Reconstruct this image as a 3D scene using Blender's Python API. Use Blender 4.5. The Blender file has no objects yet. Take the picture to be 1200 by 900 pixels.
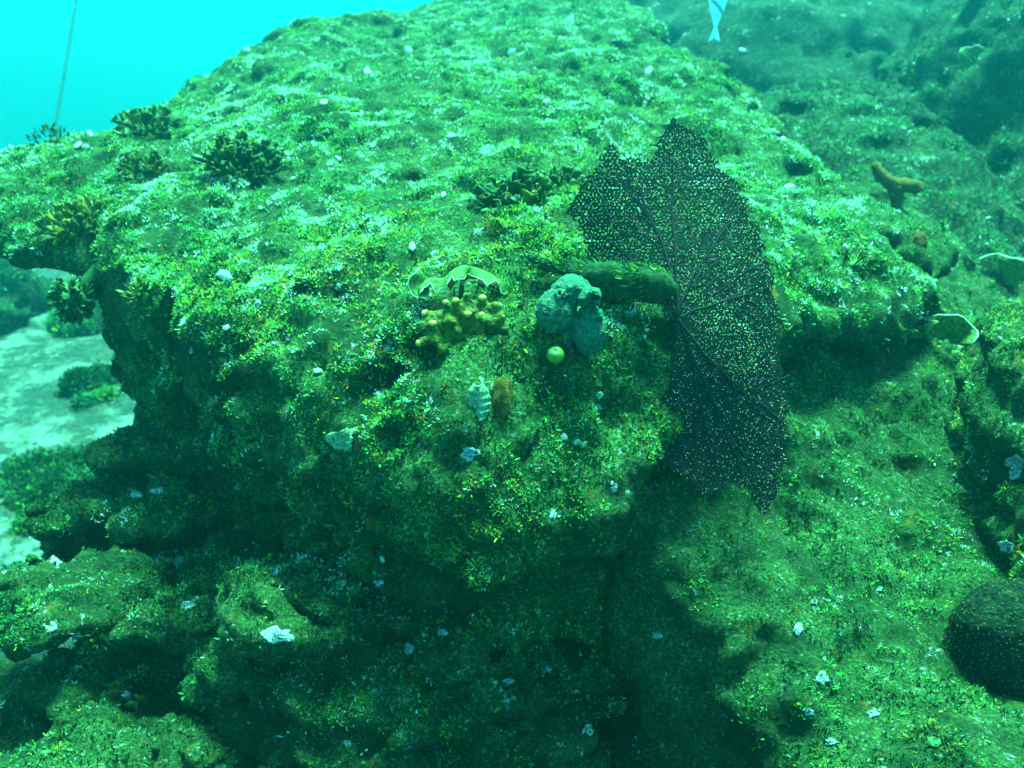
import bpy, math, random
import numpy as np
from mathutils import Vector, Matrix
from mathutils.bvhtree import BVHTree

random.seed(7)
rng = np.random.default_rng(11)
R = math.radians
sc = bpy.context.scene
COL = sc.collection

# ------------------------------------------------------------------ camera
F = 1153.0                      # focal length in pixels of the 1200 px wide photograph
PITCH = R(25.0)
CAM = np.array([0.0, 0.0, 1.6])
FWD = np.array([0.0, math.cos(PITCH), -math.sin(PITCH)])
UP = np.array([0.0, math.sin(PITCH), math.cos(PITCH)])
RIGHT = np.array([1.0, 0.0, 0.0])
cd = bpy.data.cameras.new('camera')
cam = bpy.data.objects.new('camera', cd); COL.objects.link(cam)
cam.location = CAM; cam.rotation_euler = (R(90) - PITCH, 0, 0)
cd.sensor_width = 36.0; cd.lens = 36.0 * F / 1200.0
cd.clip_start = 0.02; cd.clip_end = 500
cd.dof.use_dof = True; cd.dof.focus_distance = 1.08; cd.dof.aperture_fstop = 8.0
sc.camera = cam

# ------------------------------------------------------------------ world, sun, exposure
SUN_EL, SUN_AZ = R(63), R(16)          # behind the boulder, a little to the right
w = bpy.data.worlds.new('World'); sc.world = w; w.use_nodes = True
nt = w.node_tree; nt.nodes.clear()
sky = nt.nodes.new('ShaderNodeTexSky'); sky.sky_type = 'NISHITA'; sky.sun_disc = False
sky.sun_elevation = SUN_EL; sky.sun_rotation = SUN_AZ
wc = nt.nodes.new('ShaderNodeMix'); wc.data_type = 'RGBA'; wc.blend_type = 'MULTIPLY'
wc.inputs[0].default_value = 1.0
wc.inputs[7].default_value = (0.10, 1.0, 0.92, 1)     # daylight after metres of sea water
bg = nt.nodes.new('ShaderNodeBackground'); bg.inputs[1].default_value = 0.085
wo = nt.nodes.new('ShaderNodeOutputWorld')
nt.links.new(sky.outputs[0], wc.inputs[6]); nt.links.new(wc.outputs[2], bg.inputs[0])
nt.links.new(bg.outputs[0], wo.inputs[0])
ld = bpy.data.lights.new('sun', 'SUN'); ld.energy = 5.0; ld.angle = R(22)
ld.color = (0.20, 1.0, 0.60)
sun = bpy.data.objects.new('sun', ld); COL.objects.link(sun)
sdir = Vector((math.sin(SUN_AZ) * math.cos(SUN_EL), math.cos(SUN_AZ) * math.cos(SUN_EL), math.sin(SUN_EL)))
sun.rotation_euler = sdir.to_track_quat('Z', 'Y').to_euler()
sun.location = (0, 0, 2.5)
vs = sc.view_settings
vs.view_transform = 'Standard'; vs.look = 'None'; vs.gamma = 1; vs.use_curve_mapping = False
vs.exposure = 3.1
sc.cycles.max_bounces = 6; sc.cycles.diffuse_bounces = 2; sc.cycles.glossy_bounces = 2
sc.cycles.transmission_bounces = 3; sc.cycles.volume_bounces = 2; sc.cycles.transparent_max_bounces = 6
sc.cycles.use_denoising = True

# ------------------------------------------------------------------ helpers
def P(px, py, d):
    """point seen at photo pixel (px, py) at depth d metres along the view axis"""
    return CAM + d * (FWD + RIGHT * ((px - 600) / F) + UP * ((450 - py) / F))

def hash3(i, j, k, seed):
    h = (i * 374761393 + j * 668265263 + k * 1274126177 + seed * 974711) & 0xFFFFFFFF
    h = ((h ^ (h >> 13)) * 1274126177) & 0xFFFFFFFF
    h = (h ^ (h >> 16)) & 0xFFFF
    return h / 32767.5 - 1.0

def vnoise(p, seed=0):
    f = np.floor(p); t = p - f; f = f.astype(np.int64)
    t = t * t * (3 - 2 * t)
    out = 0
    for a in (0, 1):
        wx = t[..., 0] if a else 1 - t[..., 0]
        for b in (0, 1):
            wy = t[..., 1] if b else 1 - t[..., 1]
            for c in (0, 1):
                wz = t[..., 2] if c else 1 - t[..., 2]
                out = out + wx * wy * wz * hash3(f[..., 0] + a, f[..., 1] + b, f[..., 2] + c, seed)
    return out

def fbm(p, scale, octv=3, seed=0, gain=0.5):
    s, a, tot = 0, 1.0, 0
    for o in range(octv):
        s = s + a * vnoise(p * scale * (2.03 ** o) + 17.3 * o, seed + o)
        tot += a; a *= gain
    return s / tot

def smin(a, b, k):
    h = np.clip(0.5 + 0.5 * (b - a) / k, 0, 1)
    return b * (1 - h) + a * h - k * h * (1 - h)

def smax(a, b, k):
    return -smin(-a, -b, k)

def surface_nets(S, org, h):
    """quads of the zero level of S (negative inside)"""
    neg = S < 0
    nx, ny, nz = S.shape
    acc = np.zeros((nx - 1, ny - 1, nz - 1, 3)); cnt = np.zeros((nx - 1, ny - 1, nz - 1))
    cs = [(a, b, c) for a in (0, 1) for b in (0, 1) for c in (0, 1)]
    def sub(o): return (slice(o[0], nx - 1 + o[0]), slice(o[1], ny - 1 + o[1]), slice(o[2], nz - 1 + o[2]))
    for o in cs:
        for ax in range(3):
            if o[ax]: continue
            q = list(o); q[ax] = 1; q = tuple(q)
            s0, s1 = S[sub(o)], S[sub(q)]
            m = (s0 < 0) != (s1 < 0)
            t = np.where(m, s0 / np.where(m, s0 - s1, 1), 0)
            for k in range(3):
                acc[..., k] += m * (o[k] + (t if k == ax else 0))
            cnt += m
    act = cnt > 0
    idx = -np.ones(act.shape, np.int64); idx[act] = np.arange(act.sum())
    cell = np.argwhere(act)
    V = (cell + acc[act] / cnt[act][:, None]) * h + np.array(org)
    Q = []
    for ax in range(3):
        a1, a2 = (ax + 1) % 3, (ax + 2) % 3
        sl0 = [slice(1, n - 1) for n in S.shape]; sl1 = list(sl0)
        sl0[ax] = slice(0, S.shape[ax] - 1); sl1[ax] = slice(1, S.shape[ax])
        n0, n1 = neg[tuple(sl0)], neg[tuple(sl1)]
        for flip, m in ((False, n0 & ~n1), (True, ~n0 & n1)):
            e = np.argwhere(m)
            if not len(e): continue
            e = e + np.array([0 if k == ax else 1 for k in range(3)])
            def at(d1, d2):
                c = e.copy(); c[:, a1] += d1; c[:, a2] += d2
                return idx[c[:, 0], c[:, 1], c[:, 2]]
            q = np.stack([at(-1, -1), at(0, -1), at(0, 0), at(-1, 0)], 1)
            Q.append(q[:, ::-1] if flip else q)
    return V, np.concatenate(Q)

def vnormals(V, Q):
    d1 = V[Q[:, 2]] - V[Q[:, 0]]; d2 = V[Q[:, -1]] - V[Q[:, 1]]
    n = np.cross(d1, d2); N = np.zeros_like(V)
    for k in range(Q.shape[1]): np.add.at(N, Q[:, k], n)
    return N / (np.linalg.norm(N, axis=1, keepdims=True) + 1e-12)

def subdivide(V, Q):
    E = np.sort(np.stack([Q, np.roll(Q, -1, 1)], 2).reshape(-1, 2), 1)
    key = E[:, 0] * len(V) + E[:, 1]
    u, first, inv = np.unique(key, return_index=True, return_inverse=True)
    em = (V[E[first, 0]] + V[E[first, 1]]) / 2
    fc = V[Q].mean(1)
    ne = len(V) + inv.reshape(-1, 4); nf = len(V) + len(em) + np.arange(len(Q))
    out = [np.stack([Q[:, k], ne[:, k], nf, ne[:, (k - 1) % 4]], 1) for k in range(4)]
    return np.concatenate([V, em, fc]), np.concatenate(out)

def mesh_np(name, V, faces, smooth=True, col=None):
    me = bpy.data.meshes.new(name)
    V = np.asarray(V, np.float32); faces = np.asarray(faces)
    n = faces.shape[1]
    me.vertices.add(len(V)); me.vertices.foreach_set('co', V.ravel())
    me.loops.add(faces.size); me.loops.foreach_set('vertex_index', faces.astype(np.int32).ravel())
    me.polygons.add(len(faces))
    me.polygons.foreach_set('loop_start', np.arange(0, faces.size, n, dtype=np.int32))
    me.update(calc_edges=True)
    me.polygons.foreach_set('use_smooth', np.full(len(faces), smooth))
    if col is not None:
        a = me.color_attributes.new('tint', 'FLOAT_COLOR', 'POINT')
        c = np.ones((len(V), 4), np.float32); c[:, :3] = col
        a.data.foreach_set('color', c.ravel())
    return me

def obj(name, me, m=None, parent=None):
    o = bpy.data.objects.new(name, me); COL.objects.link(o)
    if m is not None and me is not None and not me.materials: me.materials.append(m)
    if parent is not None: o.parent = parent
    return o

def tag(o, label=None, cat=None, group=None, kind=None):
    if label: o['label'] = label
    if cat: o['category'] = cat
    if group: o['group'] = group
    if kind: o['kind'] = kind
    return o

def root(name, loc, label, cat, group=None):
    o = bpy.data.objects.new(name, None); COL.objects.link(o)
    o.location = loc; o.empty_display_size = 0.02
    return tag(o, label, cat, group)

# ------------------------------------------------------------------ materials
def ramp_mix(nt, fac, cols):
    r = nt.nodes.new('ShaderNodeValToRGB')
    el = r.color_ramp.elements
    el[0].position, el[0].color = cols[0][0], (*cols[0][1], 1)
    el[1].position, el[1].color = cols[-1][0], (*cols[-1][1], 1)
    for p, c in cols[1:-1]:
        e = el.new(p); e.color = (*c, 1)
    nt.links.new(fac, r.inputs[0])
    return r.outputs[0]

def base_mat(name):
    m = bpy.data.materials.new(name); m.use_nodes = True
    return m, m.node_tree, m.node_tree.nodes['Principled BSDF']

def tnoise(nt, scale, detail=4, rough=0.6, vec=None, typ='noise'):
    if typ == 'noise':
        n = nt.nodes.new('ShaderNodeTexNoise'); n.inputs['Detail'].default_value = detail
        n.inputs['Roughness'].default_value = rough
    else:
        n = nt.nodes.new('ShaderNodeTexVoronoi')
    n.inputs['Scale'].default_value = scale
    nt.links.new(vec, n.inputs['Vector'])
    return n

def mix(nt, fac, a, b):
    x = nt.nodes.new('ShaderNodeMix'); x.data_type = 'RGBA'
    for s, v in ((0, fac), (6, a), (7, b)):
        if isinstance(v, (int, float)): x.inputs[s].default_value = v
        elif isinstance(v, tuple): x.inputs[s].default_value = (*v, 1)
        else: nt.links.new(v, x.inputs[s])
    return x.outputs[2]

def rock_mat(name, dark, mid, lite, pale=(0.42, 0.47, 0.40), pale_amt=0.64, bump=0.9, fine=1.0):
    m, nt, b = base_mat(name)
    tc = nt.nodes.new('ShaderNodeTexCoord').outputs['Object']
    n1 = tnoise(nt, 9, 6, 0.65, tc); n2 = tnoise(nt, 210 * fine, 4, 0.8, tc)
    n3 = tnoise(nt, 34 * fine, 5, 0.75, tc); v = tnoise(nt, 330 * fine, vec=tc, typ='v')
    c1 = ramp_mix(nt, n2.outputs[0], [(0.36, dark), (0.50, mid), (0.62, lite)])
    # every grain of the crust has its own tone
    sp = nt.nodes.new('ShaderNodeSeparateColor'); nt.links.new(v.outputs['Color'], sp.inputs[0])
    c2 = ramp_mix(nt, sp.outputs[0], [(0.0, dark), (0.45, dark), (0.6, mid), (0.86, lite), (0.93, (0.16, 0.09, 0.02)), (1.0, pale)])
    c = mix(nt, 0.5, c1, c2)
    lr = nt.nodes.new('ShaderNodeMapRange'); lr.inputs[1].default_value = 0.35; lr.inputs[2].default_value = 0.62
    nt.links.new(n1.outputs[0], lr.inputs[0])
    c = mix(nt, lr.outputs[0], dark, c)
    # scattered encrusting pale growth, broken up by the grain
    sm = nt.nodes.new('ShaderNodeMath'); sm.operation = 'MULTIPLY_ADD'; sm.inputs[1].default_value = 0.22
    nt.links.new(n2.outputs[0], sm.inputs[0]); nt.links.new(n3.outputs[0], sm.inputs[2])
    pr = nt.nodes.new('ShaderNodeValToRGB'); pr.color_ramp.elements[0].position = pale_amt + 0.10
    pr.color_ramp.elements[1].position = pale_amt + 0.18
    nt.links.new(sm.outputs[0], pr.inputs[0])
    c = mix(nt, pr.outputs[0], c, pale)
    rr = nt.nodes.new('ShaderNodeValToRGB'); rr.color_ramp.elements[0].position = 0.64
    rr.color_ramp.elements[1].position = 0.70
    n4 = tnoise(nt, 38, 3, 0.6, tc); n4.inputs['Distortion'].default_value = 0.7
    nt.links.new(n4.outputs[0], rr.inputs[0])
    c = mix(nt, rr.outputs[0], c, (0.13, 0.075, 0.012))
    nt.links.new(c, b.inputs['Base Color']); b.inputs['Roughness'].default_value = 0.9
    b.inputs['Specular IOR Level'].default_value = 0.1
    bp = nt.nodes.new('ShaderNodeBump'); bp.inputs['Strength'].default_value = bump
    bp.inputs['Distance'].default_value = 0.012 / fine
    ad = nt.nodes.new('ShaderNodeMath'); ad.operation = 'MULTIPLY_ADD'
    nt.links.new(n3.outputs[0], ad.inputs[0]); ad.inputs[1].default_value = 0.9
    nt.links.new(n2.outputs[0], ad.inputs[2])
    nt.links.new(ad.outputs[0], bp.inputs['Height']); nt.links.new(bp.outputs[0], b.inputs['Normal'])
    return m

def tint_mat(name, rough=0.7, transl=0.35):
    """colour carried by each little blade"""
    m, nt, b = base_mat(name)
    a = nt.nodes.new('ShaderNodeAttribute'); a.attribute_name = 'tint'
    nt.links.new(a.outputs[0], b.inputs['Base Color']); b.inputs['Roughness'].default_value = rough
    b.inputs['Specular IOR Level'].default_value = 0.15
    t = nt.nodes.new('ShaderNodeBsdfTranslucent'); nt.links.new(a.outputs[0], t.inputs[0])
    mx = nt.nodes.new('ShaderNodeMixShader'); mx.inputs[0].default_value = transl
    nt.links.new(b.outputs[0], mx.inputs[1]); nt.links.new(t.outputs[0], mx.inputs[2])
    nt.links.new(mx.outputs[0], nt.nodes['Material Output'].inputs[0])
    return m

def growth_mat(name, c0, c1, scale=60, rough=0.6, transl=0.0, bump=0.3, spec=0.2):
    m, nt, b = base_mat(name)
    tc = nt.nodes.new('ShaderNodeTexCoord').outputs['Object']
    n = tnoise(nt, scale, 5, 0.65, tc)
    c = ramp_mix(nt, n.outputs[0], [(0.35, c0), (0.66, c1)])
    nt.links.new(c, b.inputs['Base Color']); b.inputs['Roughness'].default_value = rough
    b.inputs['Specular IOR Level'].default_value = spec
    if bump:
        bp = nt.nodes.new('ShaderNodeBump'); bp.inputs['Strength'].default_value = bump
        bp.inputs['Distance'].default_value = 0.005
        n2 = tnoise(nt, scale * 3, 4, 0.6, tc)
        nt.links.new(n2.outputs[0], bp.inputs['Height']); nt.links.new(bp.outputs[0], b.inputs['Normal'])
    if transl:
        t = nt.nodes.new('ShaderNodeBsdfTranslucent'); nt.links.new(c, t.inputs[0])
        mx = nt.nodes.new('ShaderNodeMixShader'); mx.inputs[0].default_value = transl
        nt.links.new(b.outputs[0], mx.inputs[1]); nt.links.new(t.outputs[0], mx.inputs[2])
        nt.links.new(mx.outputs[0], nt.nodes['Material Output'].inputs[0])
    return m

M = {}
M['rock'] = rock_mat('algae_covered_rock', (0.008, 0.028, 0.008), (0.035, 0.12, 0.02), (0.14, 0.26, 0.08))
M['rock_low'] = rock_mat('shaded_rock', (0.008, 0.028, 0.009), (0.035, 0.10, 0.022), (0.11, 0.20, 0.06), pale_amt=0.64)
M['rock_far'] = rock_mat('far_rock', (0.008, 0.022, 0.012), (0.025, 0.07, 0.025), (0.07, 0.14, 0.06), fine=0.4)
M['sand'] = rock_mat('sand', (0.018, 0.034, 0.028), (0.04, 0.06, 0.048), (0.08, 0.10, 0.08), pale=(.12, .145, .12), pale_amt=.52, bump=.5, fine=.12)
M['turf'] = tint_mat('turf_blades')

# ------------------------------------------------------------------ rock building
def thin_plate(pts, q, smooth=1e-4):
    xy = pts[:, :2]; n = len(pts)
    def phi(r2): return 0.5 * r2 * np.log(r2 + 1e-9)
    K = phi(((xy[:, None] - xy[None]) ** 2).sum(-1)) + smooth * np.eye(n)
    A = np.zeros((n + 3, n + 3)); A[:n, :n] = K; A[:n, n] = 1; A[:n, n + 1:] = xy; A[n:, :n] = A[:n, n:].T
    b = np.zeros(n + 3); b[:n] = pts[:, 2]
    s = np.linalg.solve(A, b)
    sh = q.shape[:-1]; qq = q.reshape(-1, 2); out = s[n] + qq @ s[n + 1:]
    for i in range(n): out += s[i] * phi(((qq - xy[i]) ** 2).sum(-1))
    return out.reshape(sh)

def poly_sd(poly, q):
    poly = np.asarray(poly, float); d = np.full(q.shape[:-1], 1e9); ins = np.zeros(q.shape[:-1], bool)
    for i in range(len(poly)):
        a, b = poly[i], poly[(i + 1) % len(poly)]
        e = b - a; w_ = q - a
        t = np.clip((w_ @ e) / (e @ e), 0, 1)
        d = np.minimum(d, np.linalg.norm(w_ - t[..., None] * e, axis=-1))
        c = ((a[1] > q[..., 1]) != (b[1] > q[..., 1]))
        xs = (b[0] - a[0]) * (q[..., 1] - a[1]) / (b[1] - a[1] + 1e-12) + a[0]
        ins ^= c & (q[..., 0] < xs)
    return np.where(ins, -d, d)

def grid(lo, hi, h):
    ax = [np.arange(lo[k], hi[k] + h, h) for k in range(3)]
    return np.stack(np.meshgrid(*ax, indexing='ij'), -1)

def ell(p, c, r, rz=0.0, tilt=None):
    q = p - np.array(c)
    if rz:
        cs, sn = math.cos(rz), math.sin(rz)
        q = np.stack([q[..., 0] * cs + q[..., 1] * sn, -q[..., 0] * sn + q[..., 1] * cs, q[..., 2]], -1)
    if tilt:
        q = q.copy(); q[..., 2] = q[..., 2] - q[..., 0] * tilt[0] - q[..., 1] * tilt[1]
    r = np.array(r); k = np.linalg.norm(q / r, axis=-1)
    return (k - 1) * r.min() * 0.5 + (k - 1) * r.mean() * 0.5

def roughen(S, p, amps, seed, crag=0.0, tops=None):
    near = np.abs(S) < 0.2
    pp = p[near]; add = 0
    for i, (sc_, am) in enumerate(amps): add = add + am * fbm(pp, sc_, 3, seed + 10 * i)
    if crag:
        a1 = vnoise(pp * 4.2 + 3.1, seed + 71) + .35 * vnoise(pp * 11 + 9.1, seed + 72)
        a2 = vnoise(pp * np.array([9, 9, 15]) + 5.7, seed + 73) + .4 * vnoise(pp * 26, seed + 74)
        side = 1.0 if tops is None else np.clip((tops[near] + .02) / -.09, 0, 1) * .85 + .15
        add = add + crag * side * (1.0 * np.exp(-(a1 / .10) ** 2) + .55 * np.exp(-(a2 / .13) ** 2))      # cracks
        st = pp[:, 2] * 17 + 1.3 * fbm(pp, 3, 2, seed + 75)
        add = add + .55 * crag * side * (np.abs((st % 1.0) - .35) * 2 - .5)                                # ledges
        pit = np.clip(vnoise(pp * 21 + 1.7, seed + 76) - .45, 0, 1) * 1.6
        add = add + crag * pit
    S = S.copy(); S[near] += add
    return S

def finish_rock(S, lo, h, sub=1, disp=((30, 0.014), (80, 0.006)), seed=0):
    S[0] = S[-1] = S[:, 0] = S[:, -1] = 1.0; S[:, :, 0] = S[:, :, -1] = 1.0
    V, Q = surface_nets(S, lo, h)
    for _ in range(sub): V, Q = subdivide(V, Q)
    N = vnormals(V, Q)
    for i, (s, a) in enumerate(disp):
        n = fbm(V, s, 2, seed + 50 + i); n = n * .6 + .55 - 1.1 * np.abs(vnoise(V * s * .8 + 4.4, seed + 60 + i))
        V = V + N * (a * n)[:, None]
    return V, Q

SURF = []            # (V, tris) of every rock, for placing things on them
def add_rock(name, V, Q, m, label, cat='rock', group=None):
    o = obj(name, mesh_np(name, V, Q), m)
    tag(o, label, cat, group)
    SURF.append((V, Q))
    return o

# ---- the big boulder
slab_poly = [P(*a)[:2] for a in [(560, 640, 1.03), (470, 605, 1.06), (380, 545, 1.11), (300, 475, 1.16), (240, 395, 1.23),
    (150, 345, 1.42), (100, 300, 1.58), (0, 285, 1.62), (-70, 220, 1.75), (-60, 175, 2.0), (20, 165, 2.15),
    (120, 145, 2.3), (200, 90, 2.7), (300, 40, 3.1), (430, 5, 3.6), (600, -30, 3.9), (750, 0, 3.4), (830, 60, 2.8),
    (900, 110, 2.4), (1000, 170, 2.05), (1060, 235, 1.85), (1165, 262, 1.78), (1172, 290, 1.68), (1070, 330, 1.5),
    (970, 385, 1.36), (890, 480, 1.24), (790, 555, 1.13), (690, 610, 1.06)]]
top_pts = np.array([P(*a) for a in [(560, 470, 1.09), (600, 540, 1.06), (570, 610, 1.03), (470, 510, 1.10), (400, 500, 1.13), (330, 430, 1.19), (680, 560, 1.07), (250, 370, 1.27),
    (160, 300, 1.5), (60, 225, 1.74), (0, 190, 1.9), (-60, 180, 2.0), (120, 145, 2.3), (200, 92, 2.65), (300, 45, 3.0), (430, 12, 3.5),
    (600, -8, 3.7), (750, 8, 3.3), (830, 65, 2.7), (900, 115, 2.3), (1000, 178, 1.95), (1060, 240, 1.8),
    (1150, 275, 1.72), (960, 330, 1.42), (850, 400, 1.23), (750, 490, 1.12), (560, 360, 1.17), (700, 330, 1.22),
    (400, 300, 1.35), (550, 200, 1.62), (350, 190, 1.75), (750, 190, 1.68), (550, 80, 2.35), (800, 290, 1.32),
    (660, 400, 1.14), (480, 400, 1.16), (760, 400, 1.17)]])
lo, hi, h = (-1.35, .6, .45), (1.15, 4.3, 1.6), 0.0115
p = grid(lo, hi, h)
xy = p[:, :, 0, :2]
D2 = poly_sd(slab_poly, xy)
D2 = D2 + 0.03 + 0.03 * fbm(np.concatenate([xy, 0 * xy[..., :1]], -1), 4, 3, 5)
zt = thin_plate(top_pts, xy)
zt = np.minimum(zt, 1.5)
base_poly = [(-.03, .96), (-.16, 1.02), (-.34, 1.18), (-.57, 1.42), (-.68, 1.65), (-.72, 2.2), (-.7, 3.1), (-.3, 3.6), (.2, 3.6),
             (.5, 2.8), (.55, 2.0), (.42, 1.5), (.22, 1.13), (.12, .98)]
D2b = poly_sd(base_poly, xy)
# slab thickness: thick at the prow, thin at the two side shelves
thick = 0.095 + 0.11 * np.clip(1 - np.abs(xy[..., 0] + .02) / .55, 0, 1)
Z = p[..., 2]
edge_droop = np.exp(-np.clip(-D2, 0, 1) / 0.10) * 0.035
ztop = (zt - edge_droop)[:, :, None]
under = Z - (zt - thick)[:, :, None]
inset = np.clip(-under, 0, .4) * 0.28
slab = smax(smax(Z - ztop, D2[:, :, None] + np.clip(zt[:, :, None] - .09 - Z, 0, 1) * 0.6, 0.03), -under, 0.05)
base = smax(D2b[:, :, None] - 0.02 + 0.02 * np.sin(Z * 24), Z - (zt - .05)[:, :, None], 0.05)
S = smin(slab, base, 0.05)
Z0, ztop0 = Z, ztop
cave = ell(p, (-.36, 1.10, .83), (.13, .17, .085), rz=R(40))
S = smax(S, -cave, 0.03)
S = smax(S, -ell(p, (.17, .88, .74), (.06, .12, .15)), 0.03)
S = roughen(S, p, ((3.2, .05), (8, .030), (19, .018)), 3, crag=.034, tops=Z0 - ztop0)
V, Q = finish_rock(S, lo, h, 0, seed=1)
boulder = add_rock('boulder', V, Q, M['rock'], 'huge flat-topped boulder covered in green turf algae, carrying the sea fan', 'boulder')
boulder_VQ = (V, Q)

# ---- the sloping rock under the boulder's right side
rp = np.array([P(*a) for a in [(1000, 430, 1.5), (1100, 430, 1.55), (1000, 500, 1.43), (1000, 600, 1.34), (900, 600, 1.3), (830, 620, 1.2), (900, 850, 1.05), (860, 730, 1.13),
     (1100, 800, 1.13), (1050, 700, 1.24), (950, 720, 1.17), (860, 560, 1.27), (930, 480, 1.37), (1120, 620, 1.36), (1000, 900, 1.0), (1200, 880, 1.03), (1100, 340, 1.95), (930, 450, 1.45)]])
lo, hi, h = (.08, .5, .4), (1.25, 2.7, 1.25), 0.0115
p = grid(lo, hi, h); xy = p[:, :, 0, :2]; Z = p[..., 2]
zt = np.clip(thin_plate(rp, xy), .5, 1.1)
pol = [(.27, .55), (.28, .80), (.20, .93), (.12, 1.02), (.12, 1.3), (.2, 2.4), (1.0, 2.5), (1.15, 1.5), (1.1, .6)]
S = smax(Z - zt[:, :, None], poly_sd(pol, xy)[:, :, None], 0.06)
S = roughen(S, p, ((4, .045), (11, .020), (25, .010)), 23, crag=.008)
V, Q = finish_rock(S, lo, h, 0, seed=2)
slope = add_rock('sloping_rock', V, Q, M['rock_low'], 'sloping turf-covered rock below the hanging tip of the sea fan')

# ---- right edge rock
def blob_rock(name, parts, lo, hi, h, m, label, k=.05, amps=((5, .04), (13, .02), (28, .009)), sub=0, seed=30, cut=None, cat='rock', group=None, crag=.03):
    p = grid(lo, hi, h); S = None
    for c in parts:
        e = ell(p, *c) if len(c) > 1 else ell(p, c[0])
        S = e if S is None else smin(S, e, k)
    if cut:
        for c in cut: S = smax(S, -ell(p, *c), 0.015)
    S = roughen(S, p, amps, seed, crag=crag)
    V, Q = finish_rock(S, lo, h, sub, seed=seed)
    return add_rock(name, V, Q, m, label, cat, group), V, Q

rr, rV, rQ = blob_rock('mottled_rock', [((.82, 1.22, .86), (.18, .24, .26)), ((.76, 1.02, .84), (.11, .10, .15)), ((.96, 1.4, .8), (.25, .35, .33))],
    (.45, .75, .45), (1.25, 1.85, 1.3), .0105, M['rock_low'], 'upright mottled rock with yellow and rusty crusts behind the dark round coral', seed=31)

# ---- lower left ledges
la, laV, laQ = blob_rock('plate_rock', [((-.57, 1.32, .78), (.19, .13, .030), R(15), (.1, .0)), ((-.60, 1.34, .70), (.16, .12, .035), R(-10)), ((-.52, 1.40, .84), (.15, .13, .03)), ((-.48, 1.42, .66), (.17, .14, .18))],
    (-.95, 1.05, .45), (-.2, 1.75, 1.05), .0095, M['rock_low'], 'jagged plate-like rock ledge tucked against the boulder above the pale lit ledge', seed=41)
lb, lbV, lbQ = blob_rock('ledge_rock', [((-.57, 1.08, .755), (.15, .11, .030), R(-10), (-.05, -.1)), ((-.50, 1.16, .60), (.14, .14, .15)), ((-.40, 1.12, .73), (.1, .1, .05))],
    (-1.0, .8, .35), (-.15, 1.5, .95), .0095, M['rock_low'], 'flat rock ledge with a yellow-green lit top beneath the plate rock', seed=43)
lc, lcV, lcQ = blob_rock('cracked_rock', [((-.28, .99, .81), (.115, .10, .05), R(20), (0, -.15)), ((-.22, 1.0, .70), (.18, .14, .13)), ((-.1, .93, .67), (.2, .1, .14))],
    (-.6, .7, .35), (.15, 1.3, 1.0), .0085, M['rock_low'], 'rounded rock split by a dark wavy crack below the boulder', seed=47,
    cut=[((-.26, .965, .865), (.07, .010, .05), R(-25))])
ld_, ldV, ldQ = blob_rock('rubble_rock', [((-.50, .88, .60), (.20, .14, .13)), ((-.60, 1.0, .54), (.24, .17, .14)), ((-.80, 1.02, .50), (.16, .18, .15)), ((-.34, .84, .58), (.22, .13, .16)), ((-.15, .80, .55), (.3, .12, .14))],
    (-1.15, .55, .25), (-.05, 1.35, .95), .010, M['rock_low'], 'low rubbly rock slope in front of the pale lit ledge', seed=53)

# ---- boulders behind, to the right
fb1, f1V, f1Q = blob_rock('background_boulder', [((1.0, 3.1, .45), (.62, .95, .68)), ((1.05, 2.35, .35), (.4, .45, .5))],
    (.1, 1.5, -.1), (2.0, 4.4, 1.5), .027, M['rock_far'], 'rounded hazy boulder right behind the big boulder', k=.12, amps=((2, .10), (5, .05), (12, .025)), seed=61)
fb2, f2V, f2Q = blob_rock('tall_boulder', [((2.2, 3.7, .4), (.9, 1.25, 1.25)), ((1.75, 2.7, .3), (.55, .7, .72))],
    (.7, 1.7, -.2), (3.4, 4.7, 2.1), .03, M['rock_far'], 'tall dark hazy boulder beyond the narrow shadowed gap', k=.12, amps=((1.6, .16), (4, .08), (10, .04)), seed=67)
fb3, f3V, f3Q = blob_rock('ridge_boulder', [((1.3, 5.8, .0), (1.5, 1.9, 1.42)), ((2.9, 5.9, .2), (1.4, 1.9, 1.6))],
    (-.5, 3.6, -.9), (4.6, 8.0, 2.2), .045, M['rock_far'], 'farthest hazy reef ridge, behind the small pale fish', k=.2, amps=((1.4, .18), (3.5, .09), (9, .04)), seed=71)

# ---- seabed
n = 190
g = np.linspace(-1, 1, n); g = np.sign(g) * np.abs(g) ** 2.6 * 135
X, Y = np.meshgrid(g - 1.5, g + 3.5, indexing='ij')
q = np.stack([X, Y, 0 * X], -1)
Zs = 0.10 * fbm(q, 0.7, 3, 81) + 0.02 * fbm(q, 5, 2, 83)
Zs = Zs - 0.30 * np.clip(np.hypot(X + 2.2, Y - 3.0) - 4.0, 0, 400)          # the sand drops away into deeper water
V = np.stack([X, Y, Zs], -1).reshape(-1, 3)
i, j = np.meshgrid(np.arange(n - 1), np.arange(n - 1), indexing='ij'); a = (i * n + j).ravel()
seabed_VQ = (V, np.stack([a, a + n, a + n + 1, a + 1], 1))
seabed = obj('seabed', mesh_np('seabed', *seabed_VQ), M['sand']); tag(seabed, kind='structure')

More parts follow.
